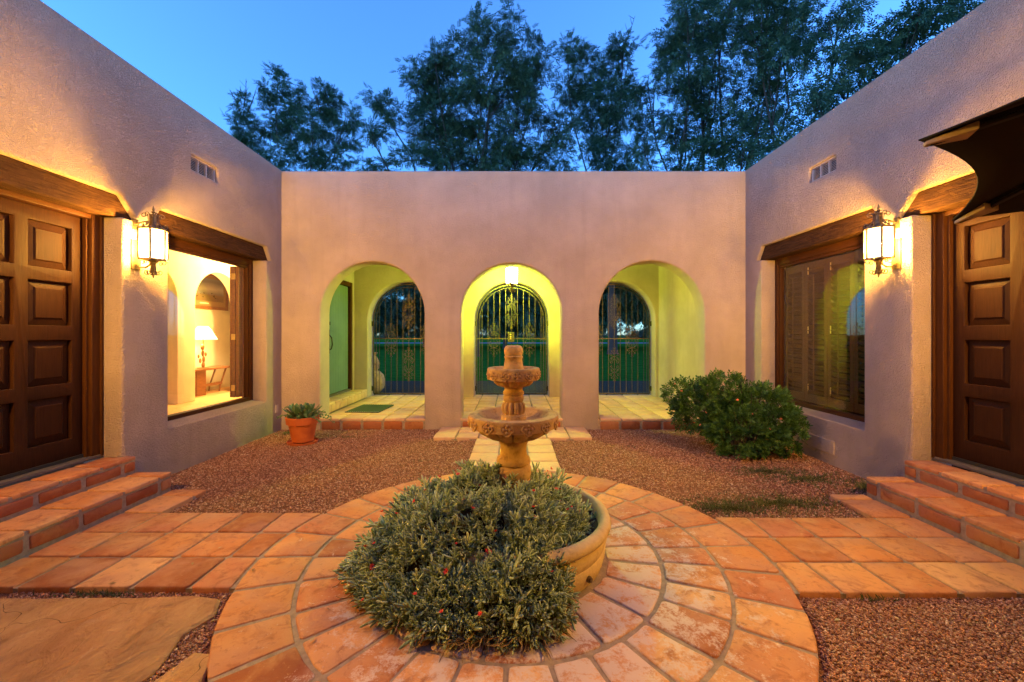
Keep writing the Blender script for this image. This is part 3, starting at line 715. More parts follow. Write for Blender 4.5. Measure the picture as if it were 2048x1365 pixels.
def rosette_mesh(r):
    mb = MB(); lobe = r*.5
    pts = []
    for k in range(4):
        a0 = k*math.pi/2
        for j in range(7):
            a = a0-R(100)+R(200)*j/6; cx, cz = lobe*.95*math.cos(a0), lobe*.95*math.sin(a0)
            pts.append((cx+lobe*.95*math.cos(a), 0, cz+lobe*.95*math.sin(a)))
    mb.tube(pts, r*.17, 5, closed=True)
    n = len(pts)
    V = [(p[0], -.002, p[2]) for p in pts]+[(0, -.003, 0)]
    mb.add(V, [(i, (i+1) % n, n) for i in range(n)])
    for k in range(4):
        a0 = k*math.pi/2; mb.ellipsoid((lobe*.95*math.cos(a0), -.002, lobe*.95*math.sin(a0)), (r*.26, r*.28, r*.26), 8, 5)
    mb.ellipsoid((0, -.003, 0), (r*.17, r*.24, r*.17), 8, 5)
    return mb.mesh('rosette', STONE, 60)
for (n, rad, z, r, a0) in ((14, .281, .842, .040, -7.7), (13, .1645, 1.137, .031, 8)):
    rm = rosette_mesh(r)
    for k in range(n):
        a = R(a0)+2*math.pi*k/n
        inst('rosette', rm, fo, (rad*math.sin(a), -rad*math.cos(a), z), (0, 0, a))

# ================================================================== lanterns
LM = {}
def spiral(c, r0, turns, a0, sgn, n=14):
    return [(c[0]+r0*(1-.75*i/n)*math.cos(a0+sgn*2*math.pi*turns*i/n), c[1]+r0*(1-.75*i/n)*math.sin(a0+sgn*2*math.pi*turns*i/n)) for i in range(n+1)]
def build_lantern_meshes():
    hx = lambda r, z, k: (r*math.cos(k*math.pi/3), r*math.sin(k*math.pi/3), z)
    rt, rb, zt, zb = .122, .119, .155, -.155
    fr = MB()
    for k in range(6): fr.tube([hx(rb, zb, k), hx(rt, zt, k)], .011, 4)
    for r, z, t_ in ((rt+.004, zt, .011), (rb+.004, zb, .011)): fr.tube([hx(r, z, k) for k in range(6)], t_, 4, closed=True)
    LM['frame'] = fr.mesh('frame', LMETAL)
    rf = MB(); rf.lathe([(.134, .158), (.125, .168), (.09, .178), (.05, .19), (.034, .215), (.028, .25), (.026, .30), (.033, .308), (.033, .316), (.012, .322)], 6)
    LM['roof'] = rf.mesh('roof', LMETAL)
    sc = MB()
    for k in range(6):
        ca, sa = math.cos(k*math.pi/3+.52), math.sin(k*math.pi/3+.52)
        p = [(.085, .185), (.055, .215), (.040, .25), (.042, .285)]+[(q[0], q[1]) for q in spiral((.072, .300), .030, 1.1, math.pi, -1, 12)]
        sc.tube([(x*ca, x*sa, z) for x, z in p], .0052, 4)
        p = spiral((.095, .198), .026, 1.0, -math.pi/2, 1, 10); sc.tube([(x*ca, x*sa, z) for x, z in p], .0045, 4)
    sc.lathe([(.006, .316), (.008, .33), (.022, .342), (.008, .356), (.012, .368), (.002, .41)], 8)
    LM['top_scroll'] = sc.mesh('top_scroll', LMETAL)
    bt = MB(); bt.lathe([(.11, -.158), (.05, -.168), (.03, -.178), (.018, -.23), (.014, -.28), (.022, -.295), (.012, -.31), (.004, -.345)], 6)
    LM['bottom_finial'] = bt.mesh('bottom_finial', LMETAL)
    bs = MB()
    for k in range(6):
        ca, sa = math.cos(k*math.pi/3+.52), math.sin(k*math.pi/3+.52)
        p = [(.016, -.20), (.02, -.27)]+spiral((.052, -.285), .030, 1.1, math.pi, 1, 12); bs.tube([(x*ca, x*sa, z) for x, z in p], .0052, 4)
        p = spiral((.085, -.185), .024, 1.0, math.pi/2, -1, 10); bs.tube([(x*ca, x*sa, z) for x, z in p], .0045, 4)
    LM['bottom_scroll'] = bs.mesh('bottom_scroll', LMETAL)
    for key, m in (('pane_w', PANE_W), ('pane_g', PANE_G)):
        a, b = hx(rb-.006, zb+.01, 0), hx(rb-.006, zb+.01, 1); c, d = hx(rt-.006, zt-.01, 1), hx(rt-.006, zt-.01, 0)
        LM[key] = MB().add([a, b, c, d], [(0, 1, 2, 3)]).mesh('pane', m, recalc=False)
    LM['bulb'] = MB().ellipsoid((0, 0, -.02), (.022, .022, .045), 10, 8).mesh('bulb', BULB_W, 60)
    br = MB()      # bracket from the wall at x = -.19
    br.box((-.192, -.05, -.26), (-.178, .05, .05))
    br.tube([(-.185, 0, -.20), (-.14, 0, -.235), (-.08, 0, -.235), (-.02, 0, -.20)], .009, 6)
    br.tube([(-.185, 0, .22), (-.10, 0, .245), (-.02, 0, .25)], .008, 6); br.box((-.192, -.03, .16), (-.18, .03, .27))
    LM['bracket'] = br.mesh('bracket', LMETAL)
build_lantern_meshes()
def lantern(name, label, loc, rz, power, col, pane, bracket=True, group=None, rad=.055):
    r = empty(name, loc, rz, label, 'lantern', group); r.scale = (.88,)*3 if bracket else (.92,)*3
    for k in ('frame', 'roof', 'top_scroll', 'bottom_finial', 'bottom_scroll', 'bulb'): inst(k, LM[k], r)
    if bracket: inst('bracket', LM['bracket'], r)
    for k in range(6): inst('pane', LM[pane], r, rot=(0, 0, k*math.pi/3))
    ld = bpy.data.lights.new('bulb_light', 'POINT'); ld.energy = power; ld.color = col; ld.shadow_soft_size = rad
    lo = bpy.data.objects.new('bulb_light', ld); link(lo, r); lo.location = (0, 0, -.02)
    return r
G = 'wall lanterns beside the doors'
lantern('wall_lantern', 'lit six sided wall lantern beside the window of the lit room', (-3.312, 3.77, 2.215), 0, LAMP_W, WARM, 'pane_w', group=G)
lantern('wall_lantern', 'lit six sided wall lantern beside the shuttered window', (3.312, 3.72, 2.215), math.pi, LAMP_W, WARM, 'pane_w', group=G)
lantern('wall_lantern', 'wall lantern on the near side of the double door across from the umbrella', (-3.312, 1.53, 2.215), 0, LAMP_W*1.75, WARM, 'pane_w', group=G)
lantern('wall_lantern', 'wall lantern on the near side of the double door behind the umbrella', (3.312, 1.46, 2.215), math.pi, LAMP_W*1.75, WARM, 'pane_w', group=G)
pend = lantern('pendant_lantern', 'glaring pendant lantern hanging in the passage above the fountain axis', (-.03, 7.30, 2.44), .3, LAMP_G, GREENISH, 'pane_g', False, rad=.03)
ch = MB()
ch.tube([(0, 0, .32), (0, 0, .36)], .006, 5); ch.lathe([(.05, .345), (.05, .359), (.01, .36)], 12); ch.obj('chain_mount', LMETAL, pend)

# ================================================================== iron gates
def gate_ornament():
    mb = MB(); tr = .0055
    def both(pts, w=tr):
        for s in (-1, 1): mb.tube([(s*x, 0, z) for x, z in pts], w, 4)
    # two stacked rings of facing C scrolls
    for zc in (.075, -.075):
        sg = 1 if zc > 0 else -1
        both([(.0, zc+sg*.085), (.05, zc+sg*.08), (.085, zc+sg*.045), (.095, zc), (.085, zc-sg*.04), (.06, zc-sg*.06)]+spiral((.050, zc-sg*.030), .030, .9, -sg*math.pi/2, sg, 9))
        both(spiral((.035, zc+sg*.03), .034, 1.0, sg*math.pi/2, -sg, 9))
    for sg in (1, -1):
        z0 = sg*.165
        both([(.0, z0), (.03, z0+sg*.01), (.07, z0+sg*.02)]+spiral((.072, z0+sg*.05), .030, 1.0, -sg*math.pi/2, sg, 9))
        both([(.004, z0+sg*.03), (.02, z0+sg*.075), (.055, z0+sg*.10)]+spiral((.055, z0+sg*.118), .018, .9, -sg*math.pi/2, sg, 7))
        both([(.0, z0+sg*.09), (.018, z0+sg*.13), (.0, z0+sg*.19)]); both([(.0, z0+sg*.15), (.03, z0+sg*.185)])
        mb.ellipsoid((0, 0, z0), (.016, .012, .02), 6, 4)
    return mb.mesh('scroll_ornament', IRON, 60)
ORN = gate_ornament()
def gate(c, r, label, lock):
    y = 8.50; root = empty('iron_gate', (c, y, ZF), 0, label, 'gate', 'iron gates in the rear arches')
    zs = 1.70-ZF; r0 = r-.035; zb = .045; O = (0, 0, 0)
    fp = [(-r0, 0, zb)]+[(-r0*math.cos(math.pi*i/24), 0, zs+r0*math.sin(math.pi*i/24)) for i in range(25)]+[(r0, 0, zb)]
    MB().tube(fp, .016, 4).obj('frame', IRON, root)
    MB().tube([(-r0, 0, zb), (r0, 0, zb)], .017, 4).obj('bottom_rail', IRON, root)
    MB().tube([(-r0, 0, 1.31-ZF), (r0, 0, 1.31-ZF)], .015, 4).obj('cross_rail', IRON, root)
    r1 = r0-.055
    MB().tube([(-r1, 0, zb)]+[(-r1*math.cos(math.pi*i/24), 0, zs+r1*math.sin(math.pi*i/24)) for i in range(25)]+[(r1, 0, zb)], .008, 4).obj('inner_frame', IRON, root)
    for k in range(-5, 6):
        x = k*.122
        if abs(x) < r1-.02: MB().tube([(x, 0, zb), (x, 0, zs+math.sqrt(r1*r1-x*x))], .006, 4).obj('bar', IRON, root)
    for x, z in ((0, 1.86), (-.366, 1.285), (.366, 1.285), (0, .775)):
        inst('scroll_ornament', ORN, root, (x, -.012, z-ZF))
    for z in (.28, 1.62):
        for s in (-1, 1): MB().box((s*(r0+.012), -.02, z-.05-ZF), (s*(r+.004), .02, z+.05-ZF)).obj('hinge', BLACK, root)
    if lock:
        MB().box((-.075, -.035, 1.235-ZF), (.055, .03, 1.44-ZF)).obj('lock_box', IRON, root, bevel=.005)
        MB().lathe([(.02, 0), (.02, .03), (.012, .035), (.024, .055), (.02, .07), (.005, .075)], 10).obj('knob', BRASS, root, 40).location = (-.02, -.035, 1.29-ZF)
        root.children[-1].rotation_euler = (R(90), 0, 0)
        MB().lathe([(.022, 0), (.02, .012), (.005, .014)], 10).obj('keyhole_cover', BRASS, root, 40).location = (-.02, -.035, 1.39-ZF)
        root.children[-1].rotation_euler = (R(90), 0, 0)
gate(*A_REAR[0], 'arched iron gate with scrollwork beside the green door', False)
gate(*A_REAR[1], 'arched iron gate with a lock box directly behind the fountain', True)
gate(*A_REAR[2], 'arched iron gate with scrollwork beyond the round green bush', False)

# ================================================================== doormat
dm = empty('doormat', (-2.35, 6.95, ZF), R(0), 'black and green doormat on the passage floor before the green door', 'doormat')
MB().box((-.36, -.34, .002), (.20, .34, .014)).obj('mat_base', BLACK, dm)
mm = MB()
for i in range(17):
    for j in range(20):
        x = -.345+i*.033; y = -.32+j*.034; mm.box((x, y, .0142), (x+.017, y+.017, .021))
t = Nt('mat_green', .9, .1); t.color((.10, .15, .07)); tag(mm.obj('bristle', t.m, dm), kind='stuff')
dots = MB()
for i in range(17):
    for y in (-.33, .325): dots.box((-.345+i*.033, y, .0145), (-.335+i*.033, y+.010, .019))
dots.obj('edge_dots', Nt('mat_dots', .8, .2).color((.5, .5, .45)).m, dm)
dm.rotation_euler = (0, 0, R(-4))

# ================================================================== things in the lit room
ct = empty('console_table', (-5.66, 7.55, .30), 0, 'narrow wooden console table under the cactus lamp in the lit room', 'table')
MB().box((-.20, -.62, .45), (.16, .48, .485)).obj('table_top', WOOD_TABLE, ct, bevel=.004)
MB().box((.05, -.34, 0), (.09, -.12, .45)).obj('leg', WOOD_TABLE, ct, bevel=.003)
MB().box((-.15, -.34, 0), (-.11, -.12, .45)).obj('leg', WOOD_TABLE, ct, bevel=.003)
MB().tube([(.07, .42, .45), (.07, .35, .30), (.07, .26, .12), (.07, .24, .02)], [.018, .016, .015, .013], 6).obj('leg', WOOD_TABLE, ct)
MB().tube([(-.13, .42, .45), (-.13, .35, .30), (-.13, .26, .12), (-.13, .24, .02)], [.018, .016, .015, .013], 6).obj('leg', WOOD_TABLE, ct)
MB().box((.055, -.12, .15), (.085, .30, .20)).obj('stretcher', WOOD_TABLE, ct)
tl = empty('table_lamp', (-5.60, 7.40, .7855), 0, 'lit table lamp with cactus shaped base and hide shade', 'lamp')
t = Nt('rusty_metal', .55, .4); t.b.inputs['Metallic'].default_value = .4; t.color((.26, .12, .04)); RUST = t.m
MB().lathe([(.09, 0), (.09, .01), (.02, .014)], 20).obj('foot', RUST, tl)
cb = MB()
for c, r in (((0, 0, .06), (.035, .022, .06)), ((0, .01, .16), (.03, .02, .06)), ((0, -.01, .27), (.032, .02, .06)), ((0, -.015, .38), (.042, .024, .055)), ((0, -.07, .14), (.025, .016, .045)), ((0, -.11, .22), (.02, .014, .035)), ((0, .06, .25), (.022, .015, .042))):
    cb.ellipsoid((c[1]*0, c[1], c[2]), (r[1], r[0], r[2]), 10, 7)
cb.obj('cactus_base', RUST, tl, smooth=60)
MB().lathe([(.012, .42), (.012, .58)], 6).obj('rod', RUST, tl)
MB().lathe([(.215, .52), (.17, .60), (.12, .70), (.075, .76)], 28, cap=False).obj('shade', SHADE, tl, smooth=60)
ld = bpy.data.lights.new('lamp_light', 'POINT'); ld.energy = LAMP_T; ld.color = (1, .64, .22); ld.shadow_soft_size = .04
lo = bpy.data.objects.new('lamp_light', ld); link(lo, tl); lo.location = (0, 0, .59)
# ceiling fitting that lights the room
cf = empty('ceiling_lamp', (-4.50, 7.35, 2.78), 0, 'round glass ceiling lamp inside the lit room', 'lamp')
MB().lathe([(.10, -.002), (.10, -.03), (.06, -.035)], 20).obj('rose', BRASS, cf)
MB().lathe([(.10, -.03), (.13, -.07), (.10, -.12), (.02, -.14)], 20).obj('glass_bowl', m_glow('ceiling_lamp_glass', (1, .82, .5), 5, .7), cf, smooth=60)
ld = bpy.data.lights.new('room_light', 'POINT'); ld.energy = LAMP_ROOM; ld.color = (1, .64, .22); ld.shadow_soft_size = .08
lo = bpy.data.objects.new('room_light', ld); link(lo, cf); lo.location = (0, 0, -.09)
pc = empty('framed_picture', (-5.995, 8.08, 2.25), 0, 'wood framed landscape picture on the wall of the lit room', 'picture')
pf = MB(); pf.box((0, -.50, -.36), (.03, .50, -.30)); pf.box((0, -.50, .30), (.03, .50, .36)); pf.box((0, -.50, -.30), (.029, -.44, .30)); pf.box((0, .44, -.30), (.029, .50, .30)); pf.obj('frame', WOOD_TABLE, pc)
MB().box((.002, -.44, -.30), (.014, .44, .30)).obj('mount', Nt('mount_board', .9, .1).color((.30, .19, .09)).m, pc)
t = Nt('landscape_print', .5, .3); sx = t.new('ShaderNodeSeparateXYZ'); t.put(sx.inputs[0], t.co())
gr = t.ramp(t.mask(t.math('ADD', sx.outputs[2], t.math('MULTIPLY', t.noise(9, 4), .05)), -.22, .3), [(0, (.14, .08, .03)), (.30, (.22, .14, .06)), (.36, (.20, .18, .18)), (.55, (.42, .38, .34)), (.8, (.16, .16, .19)), (1, (.22, .23, .26))])
sp = t.mask(t.noise(14, 3, .5, t.scaled(t.co(), (1, 1, 2))), .60, .64); band = t.math('MULTIPLY', t.math('GREATER_THAN', sx.outputs[2], -.14), t.math('LESS_THAN', sx.outputs[2], -.03))
t.color(t.mix(t.math('MULTIPLY', sp, band), gr, (.03, .012, .006)))
MB().box((.0142, -.37, -.20), (.018, .37, .24)).obj('print', t.m, pc)
MB().box((.0142, -.26, -.255), (.018, -.04, -.235)).obj('caption_plate', Nt('plate', .6, .3).color((.75, .68, .5)).m, pc)

# ================================================================== umbrella
um = empty('patio_umbrella', (2.28, .96, -.035), 0, 'black patio umbrella canopy with concave edge beside the panelled door', 'umbrella')
hub = Vector((0, 0, 2.36)); tips = []
for k in range(8):
    a = R(151+45.5-45.5*k) if k < 2 else R(151+45.5-45*k)
    a = R([196, 150, 103, 58, 13, -32, -77, -122][k]); zt = [2.13, 2.115, 1.965, 1.99, 2.06, 2.1, 2.13, 2.15][k]
    rr = [.98, .98, .99, .96, .96, .96, .97, .98][k]
    tips.append(Vector((rr*math.cos(a), rr*math.sin(a), zt)))
cm = MB(); N_ = 14; M_ = 8
for k in range(8):
    A, B = tips[k], tips[(k+1) % 8]; V = []
    for i in range(M_+1):
        s = .03+.97*i/M_
        for j in range(N_+1):
            tt = j/N_; e = A.lerp(B, tt); pull = .12*4*tt*(1-tt)*s; e2 = e.lerp(Vector((0, 0, e.z+.02)), pull)
            p = hub.lerp(e2, s); p.z -= .035*4*s*(1-s)*4*tt*(1-tt)*.6
            V.append(p)
    F = [(i*(N_+1)+j, i*(N_+1)+j+1, (i+1)*(N_+1)+j+1, (i+1)*(N_+1)+j) for i in range(M_) for j in range(N_)]
    cm.add(V, F)
co = cm.obj('canopy', CANOPY, um, smooth=30, recalc=False); sm_ = co.modifiers.new('solid', 'SOLIDIFY'); sm_.thickness = .006
for k in range(8):
    dvec = (tips[k]-hub)
    MB().tube([hub+Vector((0, 0, -.05)), hub+dvec*.97+Vector((0, 0, -.028))], .011, 6).obj('rib', BLACK, um)
    s = Vector((-dvec.y, dvec.x, 0)).normalized(); p0 = hub+dvec*.86+Vector((0, 0, -.02)); p1 = hub+dvec*.985+Vector((0, 0, -.018)); dn = Vector((0, 0, -.028))
    MB().add([p0-s*.045+dn, p0+s*.045+dn, p1+s*.012+dn*.5, p1-s*.012+dn*.5, p0-s*.045, p0+s*.045, p1+s*.012, p1-s*.012], [(3, 2, 1, 0), (4, 5, 6, 7), (0, 1, 5, 4), (1, 2, 6, 5), (2, 3, 7, 6), (3, 0, 4, 7)]).obj('rib_pocket', POCKET, um, bevel=.004)
    MB().tube([hub+Vector((0, 0, -.5)), hub+dvec*.5+Vector((0, 0, -.03))], .006, 5).obj('strut', BLACK, um)
MB().tube([(0, 0, .05), (0, 0, 2.34)], .022, 12).obj('pole', BLACK, um)
MB().lathe([(.25, 0), (.25, .04), (.22, .06), (.05, .07), (.04, .25), (.03, .26)], 32).obj('base', BLACK, um, smooth=40)
MB().lathe([(.05, 1.84), (.05, 1.90)], 12).obj('runner', BLACK, um)

# ================================================================== plants: helpers
def rand_rot(n, updir=None, spread=1.0):
    """n rotation matrices whose local +x points along updir jittered"""
    if updir is None: d = rng.normal(size=(n, 3))
    else: d = updir+rng.normal(size=(n, 3))*spread
    d /= np.linalg.norm(d, axis=1, keepdims=True)
    h = rng.normal(size=(n, 3)); y = np.cross(d, h); y /= np.linalg.norm(y, axis=1, keepdims=True)+1e-9
    z = np.cross(d, y); return np.stack([d, y, z], axis=2)
def scatter(name, T, F, P, M, S, mat):
    """template verts T (k,3), faces F, at points P with rotations M and scales S"""
    k = len(T); n = len(P)
    V = np.einsum('nij,kj->nki', M, T)*S[:, None, None]+P[:, None, :]
    FF = (F[None, :, :]+(np.arange(n)*k)[:, None, None]).reshape(-1, F.shape[1])
    return np_mesh(name, V.reshape(-1, 3), FF, mat)

# compound leaf of seven drooping leaflets (one unit long)
T_ = []; Fq = []
def leaflet(bx, bz, dx, dy, ln, wd, droop):
    b = len(T_); d = Vector((dx, dy, 0)).normalized(); p = Vector((-d.y, d.x, 0))
    o = Vector((bx, 0, bz)); e = o+d*ln+Vector((0, 0, -droop*ln)); m = o+d*ln*.45+Vector((0, 0, -droop*ln*.3))
    T_.extend([tuple(o), tuple(m+p*wd), tuple(e), tuple(m-p*wd)]); Fq.append((b, b+1, b+2, b+3))
for i, x in enumerate((.25, .52, .78)):
    z = -.25*x*x
    for s in (-1, 1): leaflet(x, z, .75, s, .46, .095, .35)
leaflet(.95, -.25, 1, .05, .46, .08, .4)
CLEAF = np.array(T_); CLF = np.array(Fq)

def pt(px, py, d): return np.array([(px-1027)/820*d, d, 1.39-(py-670)/820*d])

# ================================================================== ice plant in the basin
def extent(th):                        # reach of the mound from the pedestal, by direction
    a = (math.degrees(th)+360) % 360   # 0 = +x, 90 = away from the camera, 270 = towards it
    K = [(0, .47), (45, .48), (70, .53), (90, .56), (120, .60), (150, .70), (172, .87), (195, .95), (215, .92), (240, .85), (262, .81), (278, .79), (288, .73), (297, .60), (306, .49), (330, .46), (360, .47)]
    for (a0, r0), (a1, r1) in zip(K, K[1:]):
        if a0 <= a <= a1: return r0+(r1-r0)*(a-a0)/(a1-a0)
ip = empty('ice_plant', (fx, fy, .2), 0, 'grey green trailing ice plant with small red flowers spilling over the basin', 'plant')
def mound_h(r, th):
    Rr = extent(th); q = min(1, r/Rr)
    over = max(0, min(1, (Rr-.56)/.22))
    h_over = .475*(1-q**2.2)**.6; h_in = .18+.23*(1-q**2.2)
    bumps = .042*math.sin(7*th+9*r)+.034*math.sin(15*r+3*th+1)+.026*math.sin(17*th-11*r)
    return (h_over*over+h_in*(1-over))+bumps*(1-q**6)
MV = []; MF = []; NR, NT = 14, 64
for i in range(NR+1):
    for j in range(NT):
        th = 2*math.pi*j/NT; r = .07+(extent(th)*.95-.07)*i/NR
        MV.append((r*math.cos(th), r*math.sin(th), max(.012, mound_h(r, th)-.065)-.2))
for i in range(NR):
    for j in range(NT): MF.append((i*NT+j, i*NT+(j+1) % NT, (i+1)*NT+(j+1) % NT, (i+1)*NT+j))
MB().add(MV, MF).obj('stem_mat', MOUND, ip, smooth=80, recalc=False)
# one shoot: a stem with paired finger leaves
def shoot_template(seed):
    rr = random.Random(seed); V = []; F = []
    def finger(o, d, ln, w):
        b = len(V); d = d.normalized(); u = d.orthogonal().normalized(); v = d.cross(u)
        for (f, k) in ((0, .55), (.35, 1.0), (.86, .9)):
            c = o+d*ln*f+Vector((0, 0, .15*ln*f*f))
            for q in range(4): a = q*math.pi/2; V.append(c+(u*math.cos(a)+v*math.sin(a))*w*k)
        V.append(o+d*ln+Vector((0, 0, .15*ln)))
        for i in range(2):
            for q in range(4): F.append((b+i*4+q, b+i*4+(q+1) % 4, b+(i+1)*4+(q+1) % 4, b+(i+1)*4+q))
        for q in range(4): F.append((b+8+q, b+8+(q+1) % 4, b+12, b+12))
    for lv in range(4):
        z = .012+.018*lv; a0 = lv*math.pi/2+rr.uniform(-.3, .3)
        for s in (0, math.pi):
            tilt = .95-.17*lv+rr.uniform(-.2, .2)
            finger(Vector((0, 0, z)), Vector((math.sin(tilt)*math.cos(a0+s), math.sin(tilt)*math.sin(a0+s), math.cos(tilt))), rr.uniform(.034, .054), .0049)
    finger(Vector((0, 0, .07)), Vector((rr.uniform(-.2, .2), rr.uniform(-.2, .2), 1)), .035, .0044)
    V = np.array([tuple(v) for v in V]); F = np.array([f if f[2] != f[3] else (f[0], f[1], f[2], f[2]) for f in F]); return V[:, [2, 1, 0]]*np.array([1, 1, -1]), F
allV = []; allF = []; nb = 0
n_sh = 5000; pts = []; nrm = []
while len(pts) < n_sh:
    th = random.uniform(0, 2*math.pi); Rr = extent(th); r = Rr*math.sqrt(random.random())*1.0
    if r < .12 or random.random() > (.35+.65*min(1, Rr/.9)): continue
    e = .02; h = mound_h(r, th); dr = (mound_h(min(Rr*.999, r+e), th)-mound_h(r-e, th))/(2*e)
    nv = Vector((-dr*math.cos(th), -dr*math.sin(th), 1)).normalized()
    if nv.z > .5 or random.random() < 1:
        pts.append((r*math.cos(th), r*math.sin(th), max(.015, h-.05+random.uniform(-.03, .02)))); nrm.append(tuple(nv*.8+Vector((0, 0, .35))))
# extra shoots on the steep flank
for k in range(1200):
    th = R(random.uniform(150, 295)); Rr = extent(th); q = 1-abs(random.gauss(0, .13)); r = Rr*min(.995, q)
    h = mound_h(r, th)*random.uniform(.25, 1.0); nv = Vector((math.cos(th), math.sin(th), .75)).normalized()
    pts.append((r*math.cos(th), r*math.sin(th), max(.02, h-.03))); nrm.append(tuple(nv))
pts = np.array(pts); nrm = np.array(nrm); pts[:, 2] -= .2
meshes = []; idx = np.arange(len(pts)) % 5
bigV = []; bigF = []; base = 0
for s in range(5):
    T, F = shoot_template(s); sel = idx == s; n = sel.sum()
    M = rand_rot(n, nrm[sel], .55); S = rng.uniform(.42, .92, n)*np.where(rng.random(n) < .10, 1.55, 1.0)
    V = np.einsum('nij,kj->nki', M, T)*S[:, None, None]+pts[sel][:, None, :]
    FF = (F[None]+(np.arange(n)*len(T))[:, None, None]).reshape(-1, 4)+base
    bigV.append(V.reshape(-1, 3)); bigF.append(FF); base += V.shape[0]*V.shape[1]
bigV = np.concatenate(bigV); bigF = np.concatenate(bigF)
me = bpy.data.meshes.new('foliage'); me.from_pydata(bigV.tolist(), [], [tuple(f) if f[2] != f[3] else tuple(f[:3]) for f in bigF.tolist()]); me.materials.append(SUCC)
me.polygons.foreach_set('use_smooth', [True]*len(me.polygons)); me.update()
inst('foliage', me, ip)
# dry runners at the front hem
dr_ = MB()
for k in range(190):
    th = R(random.choice([random.uniform(228, 300), random.uniform(255, 300), random.uniform(190, 300)])); Rr = extent(th); r = Rr*random.uniform(.9, 1.05); a = th+random.uniform(-1, 1); p = Vector((r*math.cos(th), r*math.sin(th), random.uniform(-.19, -.12)))
    q = [p]
    for i in range(4): a += random.uniform(-.7, .7); p = p+Vector((math.cos(a)*.025, math.sin(a)*.025, random.uniform(-.02, .012))); p.z = max(p.z, -.195); q.append(p)
    dr_.tube(q, [.0028, .003, .0026, .002, .0012], 4)
tag(dr_.obj('dry_runners', SUCC_DRY, ip, recalc=False), kind='stuff')
fm = MB()
for k in range(6):
    a = k*math.pi/3; c, s_ = math.cos(a), math.sin(a)
    fm.add([(0, 0, 0), (.008*c-.004*s_, .008*s_+.004*c, .003), (.014*c, .014*s_, .006), (.008*c+.004*s_, .008*s_-.004*c, .003)], [(0, 1, 2, 3)])
fm.ellipsoid((0, 0, .002), (.005, .005, .004), 6, 4)
fme = fm.mesh('flower', RED, recalc=False)
for k in range(58):
    i = random.randrange(n_sh); nv = Vector(nrm[i]).normalized(); p = Vector(pts[i])+nv*.105
    o = inst('flower', fme, ip, p, (random.uniform(-.5, .5)+.5, random.uniform(-.5, .5), random.uniform(0, 6)), (random.uniform(.8, 1.25),)*3)

# ================================================================== round bush
bu = empty('rose_bush', (2.75, 4.95, -.035), 0, 'dense rounded green bush under the shuttered window', 'bush')
LOB = [((2.80, 4.92, .36), (.52, .42, .44)), ((2.42, 5.12, .48), (.34, .32, .36)), ((2.60, 5.08, .66), (.30, .30, .26)), ((2.14, 5.2, .62), (.22, .2, .2)), ((2.22, 5.2, .42), (.2, .2, .26)), ((3.02, 4.9, .48), (.30, .34, .30)), ((3.14, 4.80, .28), (.20, .3, .3)), ((2.62, 4.78, .25), (.36, .30, .30))]
P = []; D = []
for (c, r) in LOB:
    n = int(2000*(r[0]*r[1]+r[0]*r[2])/.4)
    d = rng.normal(size=(n, 3)); d /= np.linalg.norm(d, axis=1, keepdims=True)
    # clumped: quantise directions a little so light and dark tufts form
    k = rng.normal(size=(40, 3)); k /= np.linalg.norm(k, axis=1, keepdims=True); near = np.argmax(d@k.T, axis=1); cl = k[near]
    d2 = d*.55+cl*.45; rad = 1.0*rng.uniform(.62, 1.06, n)**.7
    p = np.array(c)+d2*np.array(r)*rad[:, None]; P.append(p); D.append(d)
P = np.concatenate(P); D = np.concatenate(D); ok = (P[:, 2] > -.01) & (P[:, 0] < 3.45); P = P[ok]; D = D[ok]
lt = np.array([(0, 0, 0), (.45, .24, .02), (1, 0, -.08), (.45, -.24, .02)])*1.0; lf = np.array([(0, 1, 2, 3)])
t3 = []; f3 = []
for k, (an, ox, ln) in enumerate(((0, .5, .62), (1.0, .35, .5), (-1.0, .35, .5), (1.1, .05, .42), (-1.1, .05, .42))):
    c, s = math.cos(an), math.sin(an); b = len(t3)
    for (x, y, z) in lt: x, y = x*ln, y*ln; t3.append((ox+x*c-y*s, x*s+y*c, z*ln)); 
    f3.append((b, b+1, b+2, b+3))
M = rand_rot(len(P), D+np.array([0, -.15, .25]), .55)
P[:, 0] -= 2.75; P[:, 1] -= 4.95; P[:, 2] += .035
inst('foliage', scatter('foliage', np.array(t3), np.array(f3), P, M, rng.uniform(.050, .080, len(P)), BUSH), bu)
br = MB()
for k in range(46):
    c, r = random.choice(LOB); e = Vector((c[0]-2.75+random.uniform(-.8, .8)*r[0], c[1]-4.95+random.uniform(-.8, .8)*r[1], c[2]+random.uniform(.2, .9)*r[2]))
    b = Vector((random.uniform(-.12, .12), random.uniform(-.1, .1), .0)); br.tube([b, b.lerp(e, .5)+Vector((0, 0, .08)), e], [.010, .006, .003], 5)
br.obj('branch', BARK, bu)
om = MB()
for k in range(7):
    a = k*2*math.pi/7; om.ellipsoid((.012*math.cos(a), .012*math.sin(a), 0), (.012, .009, .005), 6, 4)
ome = om.mesh('blossom', ORANGE, 60)
for (px, py, d) in ((1475, 800, 4.62), (1412, 825, 4.72), (1350, 768, 5.02), (1363, 782, 5.0), (1505, 828, 4.5), (1562, 838, 4.5), (1540, 858, 4.42), (1400, 850, 4.72)):
    q = pt(px, py, d); inst('blossom', ome, bu, (q[0]-2.75, q[1]-4.95, q[2]+.035), (R(60), 0, random.uniform(0, 6)), (.6,)*3)

